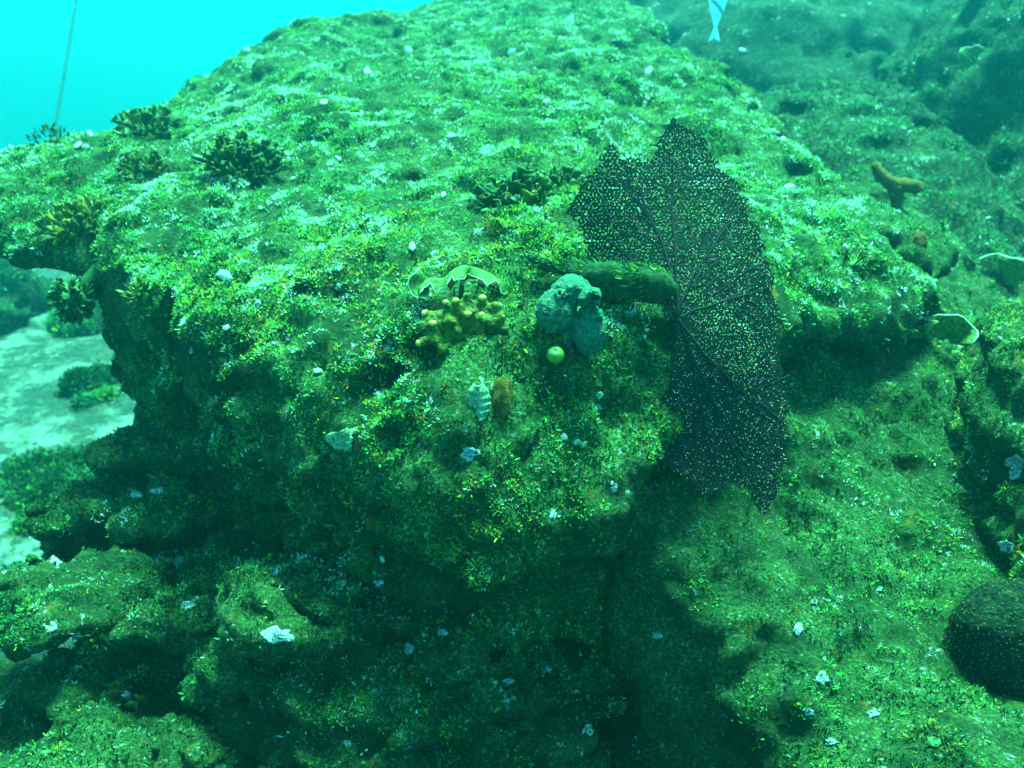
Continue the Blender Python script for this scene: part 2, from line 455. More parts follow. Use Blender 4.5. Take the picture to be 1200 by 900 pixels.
SEAROCKS = []
for k, (px, py, d, rx, ry, rz) in enumerate([(30, 512, 3.0, .20, .16, .05), (80, 420, 3.7, .14, .10, .05), (-40, 340, 4.4, .30, .3, .25),  # dark weedy rocks added to stand for shadowed, dark patches of sand
                                         (110, 345, 4.4, .2, .2, .06), (10, 630, 2.6, .10, .08, .05), (40, 560, 2.85, .08, .08, .03)]):
    c = P(px, py, d); c[2] = .02
    sr, srV, srQ = blob_rock('seabed_rock', [((c[0], c[1], .0), (rx, ry, rz)), ((c[0] + rx * .5, c[1] + ry * .3, .0), (rx * .7, ry * .7, rz * .7))],
        (c[0] - rx * 1.6, c[1] - ry * 1.6, -.2), (c[0] + rx * 1.8, c[1] + ry * 1.8, rz * 1.6 + .1), .03, M['rock_far'],
        'low dark weed-covered rock lying on the pale sand', amps=((5, .07), (12, .04)), seed=90 + k, group='weedy rocks on the sand')
    SEAROCKS.append((sr, srV, srQ))

# ------------------------------------------------------------------ placing on the rocks
allV, allQ, off = [], [], 0
for V, Q in SURF:
    allV.append(V); allQ.append(Q + off); off += len(V)
BV = BVHTree.FromPolygons(np.concatenate(allV).tolist(), np.concatenate(allQ).tolist())
def hit(px, py, rim=True):
    d = FWD + RIGHT * ((px - 600) / F) + UP * ((450 - py) / F); d = d / np.linalg.norm(d)
    loc, nor, idx, dist = BV.ray_cast(Vector(CAM), Vector(d))
    if loc is None: return hit(px, py + 6) if rim and py < 880 else None     # just over the rim: take the rim itself
    if nor.dot(Vector(d)) > 0: nor = -nor
    return loc, nor, float((loc - Vector(CAM)).dot(Vector(FWD)))

# ------------------------------------------------------------------ turf
PALETTE = {  # albedo of blades, neighbours in the list grow side by side
    'dark': (0.010, 0.045, 0.010), 'teal': (0.05, 0.20, 0.11), 'green': (0.055, 0.26, 0.04), 'rust': (0.50, 0.14, 0.01), 'straw': (0.62, 0.44, 0.08),
    'lime': (0.25, 0.37, 0.02), 'mid': (0.10, 0.36, 0.08), 'pale': (0.56, 0.64, 0.54)}
PN = list(PALETTE); PC = np.array([PALETTE[k] for k in PN])

def turf(parent, V, Q, count, size, weights, seed, power=1.6, zmin=None, lift=0.0, maxd=6, up_bias=0.1, fine=False, per=1, tr=.003):
    r = np.random.default_rng(seed)
    T = np.concatenate([Q[:, [0, 1, 2]], Q[:, [0, 2, 3]]])
    A, B, C = V[T[:, 0]], V[T[:, 1]], V[T[:, 2]]
    n = np.cross(B - A, C - A); ar = np.linalg.norm(n, axis=1) / 2; n = n / (2 * ar[:, None] + 1e-15)
    c = (A + B + C) / 3; v = CAM - c; dist = np.linalg.norm(v, axis=1)
    rel = c - CAM; dep = rel @ FWD
    sx = rel[:, 0] / np.maximum(dep, .05) * F; sy = (rel @ UP) / np.maximum(dep, .05) * F
    ok = (dep > .3) & (np.abs(sx) < 820) & (np.abs(sy) < 640) & (dist < maxd)
    facing = (n * v).sum(1) / dist
    wgt = ar * ok * (facing > -0.25) * (0.07 + np.clip(n[:, 2] + up_bias, 0, 1) ** 1.2) / np.maximum(dist, .6) ** power
    patch = fbm(c, 15, 3, 7)
    wgt *= np.clip(0.6 + 1.9 * patch, 0.05, 2)
    nt_ = count // per; count = nt_ * per
    cs = np.cumsum(wgt); pick = np.repeat(np.searchsorted(cs, r.random(nt_) * cs[-1]), per)
    u, w2 = np.repeat(r.random(nt_), per), np.repeat(r.random(nt_), per); f_ = u + w2 > 1; u[f_] = 1 - u[f_]; w2[f_] = 1 - w2[f_]
    o = A[pick] + (B - A)[pick] * u[:, None] + (C - A)[pick] * w2[:, None]
    nn = n[pick]; dd = dist[pick]
    rnd = r.normal(size=(count, 3)); rnd /= np.linalg.norm(rnd, axis=1, keepdims=True)
    hub = o
    if per > 1:
        tan = rnd - nn * (rnd * nn).sum(1, keepdims=True)
        o = o + tan * tr * np.repeat(.5 + 1.2 * r.random(nt_), per)[:, None] * np.clip(dd / 1.1, .8, 2.5)[:, None]
        rnd = tan * .8 + .45 * r.normal(size=(count, 3))
    ax = nn * 0.75 + rnd * 0.85 + np.array([0, 0, .2]); ax /= np.linalg.norm(ax, axis=1, keepdims=True)
    sd = np.cross(ax, r.normal(size=(count, 3))); sd /= np.linalg.norm(sd, axis=1, keepdims=True)
    cu = np.cross(sd, ax)
    L = size * (0.55 + 0.9 * r.random(count) ** 1.6) * np.clip(dd / 1.1, .75, 3.0) ** 0.25
    W = L * ((0.10 + 0.16 * r.random(count)) if fine else (0.14 + 0.22 * r.random(count))); bend = L * r.normal(0, .4, count)
    o = o - nn * 0.001 + nn * lift
    l_ = L[:, None]; w_ = W[:, None]
    v0 = o - sd * w_ * .35; v1 = o + sd * w_ * .35
    m = o + ax * l_ * .55 + cu * bend[:, None] * .4
    v2, v3 = m + sd * w_, m - sd * w_
    t = o + ax * l_ + cu * bend[:, None]
    v4, v5 = t + sd * w_ * .45, t - sd * w_ * .45
    VV = np.stack([v0, v1, v2, v3, v4, v5], 1).reshape(-1, 3)
    b = np.arange(count)[:, None] * 6
    FQ = np.concatenate([b + np.array([[0, 1, 2, 3]]), b + np.array([[3, 2, 4, 5]])])
    nvb = 6
    if fine:
        nvb = 4; VV = np.stack([o - sd * w_, o + sd * w_, t + sd * w_ * .7, t - sd * w_ * .7], 1).reshape(-1, 3)
        FQ = np.arange(count)[:, None] * 4 + np.arange(4)[None]
    # colour patches
    wts = np.zeros((count, len(PN)))
    pa = fbm(hub, 5, 3, seed + 1); pb = fbm(hub, 9, 3, seed + 2); pc = fbm(hub, 22, 2, seed + 3)
    for k_, name in enumerate(PN):
        base_ = weights.get(name, 0)
        if callable(base_): base_ = base_(hub, dd)
        mod = {'pale': np.clip(1 + 3.2 * pa + 2.0 * pc, .12, 5), 'lime': np.clip(1 + 2.4 * pb, .1, 4), 'rust': np.clip(3.4 * pc - .5 * pb, .05, 4),
               'straw': np.clip(1 + 3 * pb, .1, 4), 'dark': np.clip(1 - 2.6 * pa - 2.6 * pc, .15, 5)}.get(name, 1.0)
        wts[:, k_] = base_ * mod
    cw = np.cumsum(wts, 1); rv = (.48 * np.repeat(r.random(nt_), per) + .52 * np.clip(.5 + 1.15 * fbm(hub, 26, 3, seed + 4), 0, 1) + r.normal(0, .05 if per > 1 else 0, count))
    rk = np.empty(count); rk[np.argsort(rv)] = (np.arange(count) + .5) / count
    ch = (rk[:, None] * cw[:, -1:] > cw).sum(1)
    colr = PC[np.clip(ch, 0, len(PN) - 1)] * (0.78 + 0.44 * r.random((count, 1))) * (0.9 + 0.2 * r.random((count, 3)))
    me = mesh_np('turf_algae', VV, FQ, False, np.repeat(colr, nvb, 0))
    o_ = obj('turf_algae', me, M['turf'], parent); tag(o_, kind='stuff')
    return o_

near = lambda o, d: np.clip(1.75 - d, 0, .7)
gold_c = np.array(hit(430, 360)[0])
gold = lambda o: np.exp(-(np.linalg.norm(o - gold_c, axis=1) / .17) ** 2)      # the olive-gold patch on the left of the prow
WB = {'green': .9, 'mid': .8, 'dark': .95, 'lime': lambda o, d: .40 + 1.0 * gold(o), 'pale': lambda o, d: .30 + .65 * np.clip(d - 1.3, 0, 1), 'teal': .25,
      'rust': lambda o, d: .55 * near(o, d) + .35 * gold(o), 'straw': lambda o, d: .08 + .35 * near(o, d) + .45 * gold(o)}
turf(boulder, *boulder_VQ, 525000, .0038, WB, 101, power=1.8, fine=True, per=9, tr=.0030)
turf(boulder, *boulder_VQ, 9000, .0060, {'green': .9, 'mid': .6, 'dark': 1.2, 'lime': .5, 'teal': .2}, 103, power=1.6)
SV, SQ = SURF[1]
turf(slope, SV, SQ, 112000, .0038, {'green': .9, 'mid': .5, 'dark': 1.2, 'lime': .25, 'pale': .12, 'teal': .5, 'rust': .08, 'straw': .08}, 111, fine=True, per=10, tr=.003)
turf(rr, rV, rQ, 36000, .0042, {'green': .8, 'dark': 1.2, 'lime': .35, 'pale': .15, 'rust': .3, 'straw': .1}, 113, fine=True, per=8)
for ro, v_, q_, s_ in ((la, laV, laQ, 121), (lb, lbV, lbQ, 122), (lc, lcV, lcQ, 123), (ld_, ldV, ldQ, 124)):
    turf(ro, v_, q_, 28000, .004, {'green': .7, 'dark': 1.8, 'lime': .25, 'pale': .10, 'teal': .5, 'straw': .05}, s_, fine=True, per=8)
for ro, v_, q_, s_, c_ in ((fb1, f1V, f1Q, 131, 40000), (fb2, f2V, f2Q, 132, 40000), (fb3, f3V, f3Q, 133, 12000)):
    turf(ro, v_, q_, int(c_ * 1.1), .0055, {'green': .5, 'dark': 2.6, 'lime': .12, 'pale': .06, 'teal': .6}, s_, maxd=9, fine=True, per=6, tr=.006)  # extra dark and teal blades paint deep shade into the far boulders
for k, (ro, v_, q_) in enumerate(SEAROCKS):
    turf(ro, v_, q_, 8000, .009, {'green': .4, 'dark': 2.4, 'lime': .05, 'teal': .5}, 141 + k, maxd=9, fine=True, per=8, tr=.01)

# ------------------------------------------------------------------ small growths: materials
G = {}
G['fan'] = growth_mat('sea_fan_skeleton', (0.006, 0.006, 0.005), (0.018, 0.013, 0.010), 90, 0.8, bump=0)
G['polyp'] = growth_mat('sea_fan_polyps', (0.80, 0.40, 0.28), (0.95, 0.52, 0.38), 90, 0.8, bump=0)
G['olive'] = growth_mat('olive_frond', (0.025, 0.06, 0.010), (0.08, 0.12, 0.015), 120, 0.5, 0.3, bump=0.2)
G['yellow'] = growth_mat('yellow_green_frond', (0.13, 0.17, 0.015), (0.30, 0.27, 0.03), 120, 0.5, 0.35, bump=0.2)
G['dark'] = growth_mat('dark_frond', (0.015, 0.06, 0.015), (0.05, 0.14, 0.035), 160, 0.6, 0.25, bump=0.2)
G['fuzz_body'] = growth_mat('fuzzy_sponge_body', (0.005, 0.022, 0.006), (0.022, 0.075, 0.018), 150, 0.9, bump=1.0)
G['padina'] = growth_mat('fan_alga', (0.04, 0.11, 0.015), (0.18, 0.30, 0.07), 190, 0.7, 0.35, bump=0.6)
G['rim'] = growth_mat('fan_alga_rim', (0.32, 0.36, 0.22), (0.5, 0.54, 0.38), 150, 0.6, bump=0)
G['brown'] = growth_mat('brown_alga', (0.05, 0.030, 0.003), (0.24, 0.115, 0.008), 170, 0.8, 0.1, bump=0.9)
G['sponge'] = growth_mat('yellow_sponge', (0.006, 0.03, 0.003), (0.18, 0.17, 0.008), 150, 0.7, bump=0.9)
G['tip'] = growth_mat('sponge_tip', (0.42, 0.32, 0.02), (0.80, 0.48, 0.10), 150, 0.6, bump=0.2)
G['tunicate'] = growth_mat('tunicate_skin', (0.004, 0.04, 0.016), (0.03, 0.21, 0.105), 190, 0.5, bump=1.0, spec=0.3)
G['bead'] = growth_mat('bead_alga', (0.10, 0.18, 0.015), (0.20, 0.28, 0.03), 140, 0.35, bump=0.1, spec=0.4)
G['hole'] = growth_mat('hollow', (0.004, 0.006, 0.004), (0.008, 0.012, 0.008), 50, 1.0, bump=0)
G['ribbed'] = growth_mat('ribbed_shell', (0.03, 0.11, 0.03), (0.38, 0.48, 0.28), 300, 0.8, bump=0.8)
G['shell'] = growth_mat('shell', (0.30, 0.32, 0.24), (0.62, 0.62, 0.52), 260, 0.6, bump=0.4)
G['crust'] = growth_mat('white_crust', (0.02, 0.06, 0.03), (0.70, 0.74, 0.66), 330, 0.8, bump=0.8)
G['crust_green'] = growth_mat('pale_green_crust', (0.05, 0.12, 0.03), (0.48, 0.58, 0.30), 300, 0.8, bump=0.8)
G['coral'] = rock_mat('round_coral', (0.003, 0.010, 0.006), (0.010, 0.026, 0.013), (0.03, 0.055, 0.025), pale=(.05, .08, .04), pale_amt=.8, fine=.7)
G['polyp_dot'] = growth_mat('coral_polyp', (0.05, 0.09, 0.03), (0.12, 0.16, 0.05), 60, 0.8, bump=0)
G['rope'] = growth_mat('weedy_rope', (0.12, 0.18, 0.17), (0.24, 0.32, 0.30), 20, 0.9, bump=0.3)  # pale teal puts the fading by water haze into the rope colour
G['fish'] = growth_mat('fish_scales', (0.62, 0.70, 0.70), (0.85, 0.9, 0.88), 60, 0.35, bump=0, spec=0.5)
G['stripe'] = growth_mat('fish_stripe', (0.16, 0.28, 0.30), (0.28, 0.40, 0.42), 60, 0.5, bump=0)

# ------------------------------------------------------------------ small growths: shapes
def frame(n, twist=0.0):
    n = Vector(n).normalized()
    t = Vector((0, 0, 1)).cross(n)
    if t.length < 1e-3: t = Vector((1, 0, 0))
    t.normalize(); b = n.cross(t)
    m = Matrix((t, b, n)).transposed()
    return m @ Matrix.Rotation(twist, 3, 'Z')

def closed_sheet(Pg, th):
    """grid of points (nu, nv, 3) -> closed thin solid"""
    nu, nv = Pg.shape[:2]
    du = np.gradient(Pg, axis=0); dv = np.gradient(Pg, axis=1)
    n = np.cross(du, dv); n /= np.linalg.norm(n, axis=-1, keepdims=True) + 1e-9
    V = np.concatenate([(Pg + n * th / 2).reshape(-1, 3), (Pg - n * th / 2).reshape(-1, 3)])
    I = np.arange(nu * nv).reshape(nu, nv); K = nu * nv; Q = []
    for i in range(nu - 1):
        for j in range(nv - 1):
            a, b, c, d = I[i, j], I[i + 1, j], I[i + 1, j + 1], I[i, j + 1]
            Q += [(a, b, c, d), (a + K, d + K, c + K, b + K)]
    bd = [I[i, 0] for i in range(nu)] + [I[nu - 1, j] for j in range(1, nv)] + [I[i, nv - 1] for i in range(nu - 2, -1, -1)] + [I[0, j] for j in range(nv - 2, 0, -1)]
    for k in range(len(bd)):
        a, b = bd[k], bd[(k + 1) % len(bd)]
        Q.append((b, a, a + K, b + K))
    return V, np.array(Q)

def tube(path, rad, n=8, cap=True):
    path = np.asarray(path, float); rad = np.broadcast_to(np.asarray(rad, float), (len(path),))
    tg = np.gradient(path, axis=0); tg /= np.linalg.norm(tg, axis=1, keepdims=True) + 1e-12
    ref = np.array([.31, .17, .93]); V = []
    for i in range(len(path)):
        a = np.cross(tg[i], ref); a /= np.linalg.norm(a); b = np.cross(tg[i], a)
        th = np.arange(n) / n * 2 * math.pi
        V.append(path[i] + rad[i] * (np.cos(th)[:, None] * a + np.sin(th)[:, None] * b))
    V = np.concatenate(V); Q = []
    for i in range(len(path) - 1):
        for k in range(n):
            Q.append((i * n + k, i * n + (k + 1) % n, (i + 1) * n + (k + 1) % n, (i + 1) * n + k))
    if cap:
        a, b = len(V), len(V) + 1
        V = np.concatenate([V, path[:1], path[-1:]])
        e = (len(path) - 1) * n
        for k in range(n):
            Q.append((a, (k + 1) % n, k, k)); Q.append((b, e + k, e + (k + 1) % n, e + (k + 1) % n))
    return V, np.array(Q)

def tri_ok(Q):
    """quads with a repeated corner become triangles"""
    return [tuple(dict.fromkeys(q)) for q in Q.tolist()]

def mesh_py(name, V, Q, smooth=True):
    me = bpy.data.meshes.new(name); me.from_pydata(np.asarray(V).tolist(), [], tri_ok(np.asarray(Q)))
    me.polygons.foreach_set('use_smooth', [smooth] * len(me.polygons)); me.update()
    return me

def ball(r=(1, 1, 1), nu=16, nv=10, bump=0.0, freq=2.0, seed=0, dimple=0.0):
    V = [(0, 0, 1)]
    for i in range(1, nv):
        a = math.pi * i / nv
        for k in range(nu): V.append((math.sin(a) * math.cos(2 * math.pi * k / nu), math.sin(a) * math.sin(2 * math.pi * k / nu), math.cos(a)))
    V.append((0, 0, -1)); V = np.array(V, float); Q = []
    for k in range(nu): Q.append((0, 1 + k, 1 + (k + 1) % nu, 1 + (k + 1) % nu))
    for i in range(nv - 2):
        for k in range(nu):
            a = 1 + i * nu; Q.append((a + k, a + nu + k, a + nu + (k + 1) % nu, a + (k + 1) % nu))
    e = 1 + (nv - 2) * nu
    for k in range(nu): Q.append((len(V) - 1, e + (k + 1) % nu, e + k, e + k))
    s = 1 + bump * fbm(V, freq, 3, seed) if bump else np.ones(len(V))
    if dimple: s = s - dimple * np.exp(-((1 - V[:, 2]) / 0.05))
    return V * s[:, None] * np.array(r), np.array(Q)

def leaf_mesh(kind, seed):
    r = np.random.default_rng(seed)
    nu, nv = 7, 4
    u = np.linspace(0, 1, nu)[:, None]; v = np.linspace(-1, 1, nv)[None]
    if kind == 'oval': wd = 0.17 * np.sin(np.pi * (0.06 + 0.86 * u)) ** 0.8
    elif kind == 'thin': wd = 0.045 + 0.02 * np.sin(9 * u + r.random() * 6)
    elif kind == 'strap': wd = 0.06 + 0.03 * np.sin(6 * u + r.random() * 6)
    else: wd = 0.04 + 0.27 * u ** 1.3
    x = v * wd * (1 + .15 * np.sin(9 * u + r.random() * 6)); y = u + 0 * v
    z = 0.22 * (u ** 2) * r.normal() + 0.10 * np.sin(7 * u + 3 * v + r.random() * 6) * u + 0.25 * (np.abs(v) * wd) * r.normal()
    Pg = np.stack([x, z, y], -1)
    V, Q = closed_sheet(Pg, 0.035)
    return mesh_py('frond', V, Q)

LEAVES = {k: [leaf_mesh(k, 500 + 10 * i + j) for j in range(4)] for i, k in enumerate(('oval', 'strap', 'fan', 'thin'))}
LEAFM = {}
def leaf(kind, var, mat):
    key = (kind, var, mat)
    if key not in LEAFM:
        me = LEAVES[kind][var].copy(); me.materials.clear(); me.materials.append(G[mat]); LEAFM[key] = me
    return LEAFM[key]

def clump(px, py, w_px, h_px, n, kinds, mats, label, cat='seaweed', name='seaweed_clump', seed=1, upright=0.6, size=0.26):
    r = random.Random(seed)
    hp = hit(px, py)
    loc, nor, d = hp
    s = d / F
    t = root(name, loc, label, cat)
    V, Q = ball((w_px * .12 * s, w_px * .12 * s, h_px * .08 * s), 12, 8, .5, 2.5, seed)
    obj('holdfast', mesh_py('holdfast', V, Q), G['dark'], t)
    grow = (nor * .6 + Vector((0, 0, 1)) * .8).normalized()
    fr = frame(grow)
    for i in range(int(n * 2.8)):
        a = r.random() * 6.283; rad = math.sqrt(r.random())
        p0 = fr @ Vector((math.cos(a) * rad * w_px * .36 * s, math.sin(a) * rad * w_px * .36 * s, (1 - rad) * h_px * .16 * s))
        dr = (fr @ Vector((math.cos(a) * rad, math.sin(a) * rad, upright + .5 * r.random())) + Vector((r.gauss(0, .3), r.gauss(0, .3), r.gauss(0, .25)))).normalized()
        k = r.choice(kinds); m = r.choices(mats, [3] + [1.2] * (len(mats) - 1))[0]
        o = obj('frond', leaf(k, r.randrange(4), m), None, t)
        L = h_px * s * size * (.6 + .7 * r.random())
        o.matrix_local = Matrix.Translation(p0) @ (frame(dr, r.random() * 6.28) @ Matrix.Scale(L, 3)).to_4x4()
    return t

# ---- sea fan
fb = hit(792, 372)
fan_d = (fb[2] if fb else 1.17) - 0.03
FANB = (795, 372)
def fan_pt(px, py, off=0.0):
    d = fan_d + off + 0.00012 * (372 - py) + 0.000001 * (px - 795) ** 2 * (1.4 if px < 795 else -.6) + 0.012 * math.sin(px * .021) * math.cos(py * .017)
    d = np.clip(d, .9, 1.35)
    return P(px, py, d)
fan_poly = np.array([(790, 134), (800, 150), (818, 156), (832, 172), (838, 196), (862, 214), (876, 240), (888, 268), (897, 300), (908, 330), (912, 380),
    (918, 430), (926, 475), (922, 515), (916, 552), (905, 585), (894, 606), (886, 588), (870, 572), (852, 566), (840, 572), (828, 582), (812, 568), (795, 556),
    (778, 545), (768, 527), (778, 495), (784, 455), (792, 420), (788, 380), (768, 352), (740, 330), (712, 318), (690, 305), (684, 275), (664, 246), (678, 222),
    (692, 205), (704, 178), (718, 170), (728, 188), (748, 184), (766, 184), (774, 160)], float)
rt = root('sea_fan', Vector(fan_pt(*FANB)), 'dark netted sea fan spreading up and down from the boulder edge', 'sea fan')
rtl = np.array(rt.location)
ax_, ay_ = 2.3, 3.9
I, J = np.meshgrid(np.arange(0, 142), np.arange(0, 150), indexing='ij')
ang = 0.0
x = 650 + I * ax_ + rng.normal(0, .55, I.shape); y = 120 + J * ay_ + ((I + J) % 2) * 1.5 + rng.normal(0, .8, I.shape)
# cells lean outward from the base like the growing branches
dx0 = x - 795; x = x + 0.16 * dx0 * np.abs(y - 372) / 250 * 0.4
q = np.stack([x, y], -1)
inside = poly_sd(fan_poly, q) + 6 * fbm(np.concatenate([q, 0 * q[..., :1]], -1), .09, 2, 77) + 4 * fbm(np.concatenate([q, 0 * q[..., :1]], -1), .3, 2, 79) < 0
hole = fbm(np.concatenate([q, 0 * q[..., :1]], -1), .05, 2, 78)
lin = []
def edge(a, b):
    m = inside[a] & inside[b] & (rng.random(inside[a].shape) > 0.05)
    lin.append(np.stack([q[a][m], q[b][m]], 1))
par = (I + J) % 2 == 0
edge((slice(0, -1), slice(None)), (slice(1, None), slice(None)))
m = inside[:, :-1] & inside[:, 1:] & ~par[:, :-1]
lin.append(np.stack([q[:, :-1][m], q[:, 1:][m]], 1))
lin = np.concatenate(lin)
A = np.array([fan_pt(a[0], a[1]) for a in lin[:, 0]]) - rtl; B = np.array([fan_pt(a[0], a[1]) for a in lin[:, 1]]) - rtl
dv = B - A; dv /= np.linalg.norm(dv, axis=1, keepdims=True)
s1 = np.cross(dv, FWD); s1 /= np.linalg.norm(s1, axis=1, keepdims=True); s2 = np.cross(dv, s1)
rad = (0.0010 + 0.0007 * rng.random(len(A)))[:, None]
ring = []
for e in (A - dv * rad, B + dv * rad):
    for k in range(3):
        th = 2 * math.pi * k / 3 + .5
        ring.append(e + rad * (math.cos(th) * s1 + math.sin(th) * s2))
VV = np.stack(ring, 1).reshape(-1, 3); b = np.arange(len(A))[:, None] * 6
FQ = np.concatenate([b + np.array([[k, (k + 1) % 3, 3 + (k + 1) % 3, 3 + k]]) for k in range(3)])
tag(obj('net', mesh_np('net', VV, FQ, False), G['fan'], rt), kind='stuff')
# pale beads added for the bright specks in the net
sel = rng.random(len(A)) < 0.2
mid = ((A + B) / 2)[sel] - FWD * 0.0012
oct_ = np.array([(1, 0, 0), (-1, 0, 0), (0, 1, 0), (0, -1, 0), (0, 0, 1), (0, 0, -1)], float)
pr_ = (0.0004 + 0.00045 * rng.random(len(mid)))[:, None, None]
VV = (mid[:, None] + oct_[None] * pr_).reshape(-1, 3); b = np.arange(len(mid))[:, None] * 6
FT = np.concatenate([b + np.array([t_]) for t_ in [(0, 2, 4), (2, 1, 4), (1, 3, 4), (3, 0, 4), (2, 0, 5), (1, 2, 5), (3, 1, 5), (0, 3, 5)]])
tag(obj('polyps', mesh_np('polyps', VV, FT, False), G['polyp'], rt), kind='stuff')
# ribs
ends = [(790, 140), (768, 190), (815, 165), (834, 190), (720, 178), (745, 195), (700, 200), (670, 246), (690, 290), (872, 240), (858, 225), (892, 290), (905, 335), (910, 390),
        (920, 450), (922, 500), (912, 560), (894, 602), (872, 565), (845, 565), (828, 578), (800, 550), (775, 535), (730, 240), (800, 210), (850, 300)]
mains = [0, 4, 7, 9, 12, 15, 17, 20]
def bez(b0, c, e, k, n_=24):
    ts = np.linspace(0, 1, n_)[:, None]
    pth = (1 - ts) ** 2 * b0 + 2 * ts * (1 - ts) * c + ts ** 2 * e
    return pth + np.stack([2.6 * np.sin(ts[:, 0] * 8 + k * 1.7) * ts[:, 0] + 1.0 * np.sin(ts[:, 0] * 21 + k), .8 * np.sin(ts[:, 0] * 17 + k)], 1)
paths = {}
b0 = np.array(FANB, float)
def rib(pth, r0, r1):
    pw = np.array([fan_pt(a[0], a[1], -.0008) for a in pth]) - rtl
    V, Q = tube(pw, np.linspace(r0, r1, len(pth)), 5)
    obj('branch', mesh_py('branch', V, Q), G['fan'], rt)
for k in mains:
    e = np.array(ends[k], float)
    if e[1] < 372: c = b0 + (e - b0) * .5 + np.array([(800 - e[0]) * .3 + rng.normal(0, 5), 8])
    else: c = b0 + np.array([25 + rng.normal(0, 6), (e[1] - 372) * .35])
    paths[k] = bez(b0, c, e, k); rib(paths[k], .0023, .0007)
extra = [(ex + rng.normal(0, 14), ey + rng.normal(0, 14)) for ex, ey in ends for _ in range(2)]
for k, e in enumerate(ends + extra):
    if k in mains: continue
    e = np.array(e, float)
    ang = lambda v: math.atan2(v[1], v[0])
    mk = min(mains, key=lambda m_: abs((ang(np.array(ends[m_]) - b0) - ang(e - b0) + math.pi) % (2 * math.pi) - math.pi))
    i_ = int(rng.integers(5, 15)); st_ = paths[mk][i_]; tg_ = paths[mk][i_ + 1] - paths[mk][i_ - 1]
    ln = np.linalg.norm(e - st_)
    c = st_ + tg_ / (np.linalg.norm(tg_) + 1e-6) * ln * .5
    inside_e = poly_sd(fan_poly, e[None])[0] < -3
    if not inside_e: e = st_ + (e - st_) * .86
    rib(bez(st_, c, e, k, 16), .0012 if k < len(ends) else .0010, .0006)
st = np.array([fan_pt(*FANB), (fan_pt(*FANB) + np.array(fb[0])) / 2 + [0, 0, -.003], np.array(fb[0]) + [0, .02, -.01]]) - rtl
V, Q = tube(st, [.006, .008, .013], 9); obj('stem', mesh_py('stem', V, Q), G['fan'], rt)

# ---- fan-shaped algae (thin curled sheets with a pale rim)
def fan_alga(t, c, face, up, r_in, r_out, spread, cup, ruffle, seed, mat='padina', rim=True):
    """sheet in the frame (side, up, face) at local point c of thing t"""
    face = Vector(face).normalized(); up = (Vector(up) - face * Vector(up).dot(face)).normalized(); side = up.cross(face)
    rr_ = np.random.default_rng(seed)
    nu, nv = 15, 6
    a = np.linspace(-spread / 2, spread / 2, nu)[:, None]; rad = np.linspace(0, 1, nv)[None]
    rs = r_in + (r_out - r_in) * rad * (1 + .10 * np.sin(a * 3 + rr_.random() * 6) + .05 * np.sin(a * 7 + rr_.random() * 6))
    lx = np.sin(a) * rs; ly = np.cos(a) * rs
    lz = cup * r_out * (rad ** 1.6) * (1 + 0 * a) + ruffle * r_out * np.sin(a * 4 + rr_.random() * 6) * rad ** 2
    B_ = np.array([side, up, face])
    Pg = np.stack([lx, ly, lz], -1) @ B_ + np.array(c)
    V, Q = closed_sheet(Pg, max(.0011, r_out * .03))
    o = obj('blade', mesh_py('blade', V, Q), G[mat], t)
    if rim:
        V, Q = tube(Pg[:, -1], max(.0006, r_out * .03), 5)
        obj('rim', mesh_py('rim', V, Q), G['rim'], o)
    return o

def padina(px, py, r_px, label, blades, seed, mat='padina', lift=0.6):
    hp = hit(px, py + r_px * lift); loc, nor, d = hp; s = d / F
    t = root('fan_alga', loc, label, 'seaweed')
    toc = (Vector(CAM) - loc).normalized()
    for k, (ox, oy, rs, rot, turn, cup, spread) in enumerate(blades):
        up = Vector(UP) * math.cos(rot) + Vector(RIGHT) * math.sin(rot)
        face = toc * math.cos(turn) + Vector(UP) * math.sin(turn)
        c = Vector(RIGHT) * ox * s + Vector(UP) * oy * s + toc * .006
        fan_alga(t, c, face, up, .12 * rs * s, rs * s, spread, cup, .17, seed + k, mat, rim=(mat == 'padina'))
    V, Q = tube([(0, 0, -.004), np.array(toc) * .003, np.array(toc) * .006 + UP * r_px * .15 * s], [.003, .002, .0016], 7)
    obj('stalk', mesh_py('stalk', V, Q), G['olive'], t)
    return t

hp = hit(540, 350); loc, nor, d = hp; s = d / F
t = root('fan_alga', loc, 'arched ruffled fan alga with a pale rimmed disc over the knobbly yellow sponge', 'seaweed')
toc = (Vector(CAM) - loc).normalized(); B3 = np.array([RIGHT, UP, np.array(toc)])
def ribbon(pts, w0, tilt, mat, seed, rim=True, ruf=3.0):
    """ruffled band hanging from an arched line: pts in photo pixels relative to the base"""
    pts = np.array(pts, float); k = np.linspace(0, len(pts) - 1, 26)
    c = np.stack([np.interp(k, np.arange(len(pts)), pts[:, i_]) for i_ in range(3)], 1)
    for _ in range(2): c[1:-1] = (c[:-2] + 2 * c[1:-1] + c[2:]) / 4
    w_ = np.interp(k, np.linspace(0, len(pts) - 1, len(w0)), w0)[:, None]; v_ = np.linspace(0, 1, 6)[None]
    u_ = k[:, None]
    w_ = w_ * (1 + .35 * np.sin(u_ * 3.7 + seed) + .2 * np.sin(u_ * 8.3 + seed))
    wob = ruf * np.sin(u_ * 2.3 + seed) * v_ + .5 * ruf * np.sin(u_ * 5.1 + seed * 2) * v_
    Pg = c[:, None] + np.stack([0 * u_ + .3 * wob, -w_ * v_ * math.cos(tilt) + .2 * wob, w_ * v_ * math.sin(tilt) + wob], -1)
    V, Q = closed_sheet(Pg * s @ B3, 1.1 * s)
    ob = obj('blade', mesh_py('blade', V, Q), G[mat], t)
    if rim: obj('rim', mesh_py('rim', *tube(Pg[:, -1] * s @ B3, .8 * s, 5)), G['rim'], ob)
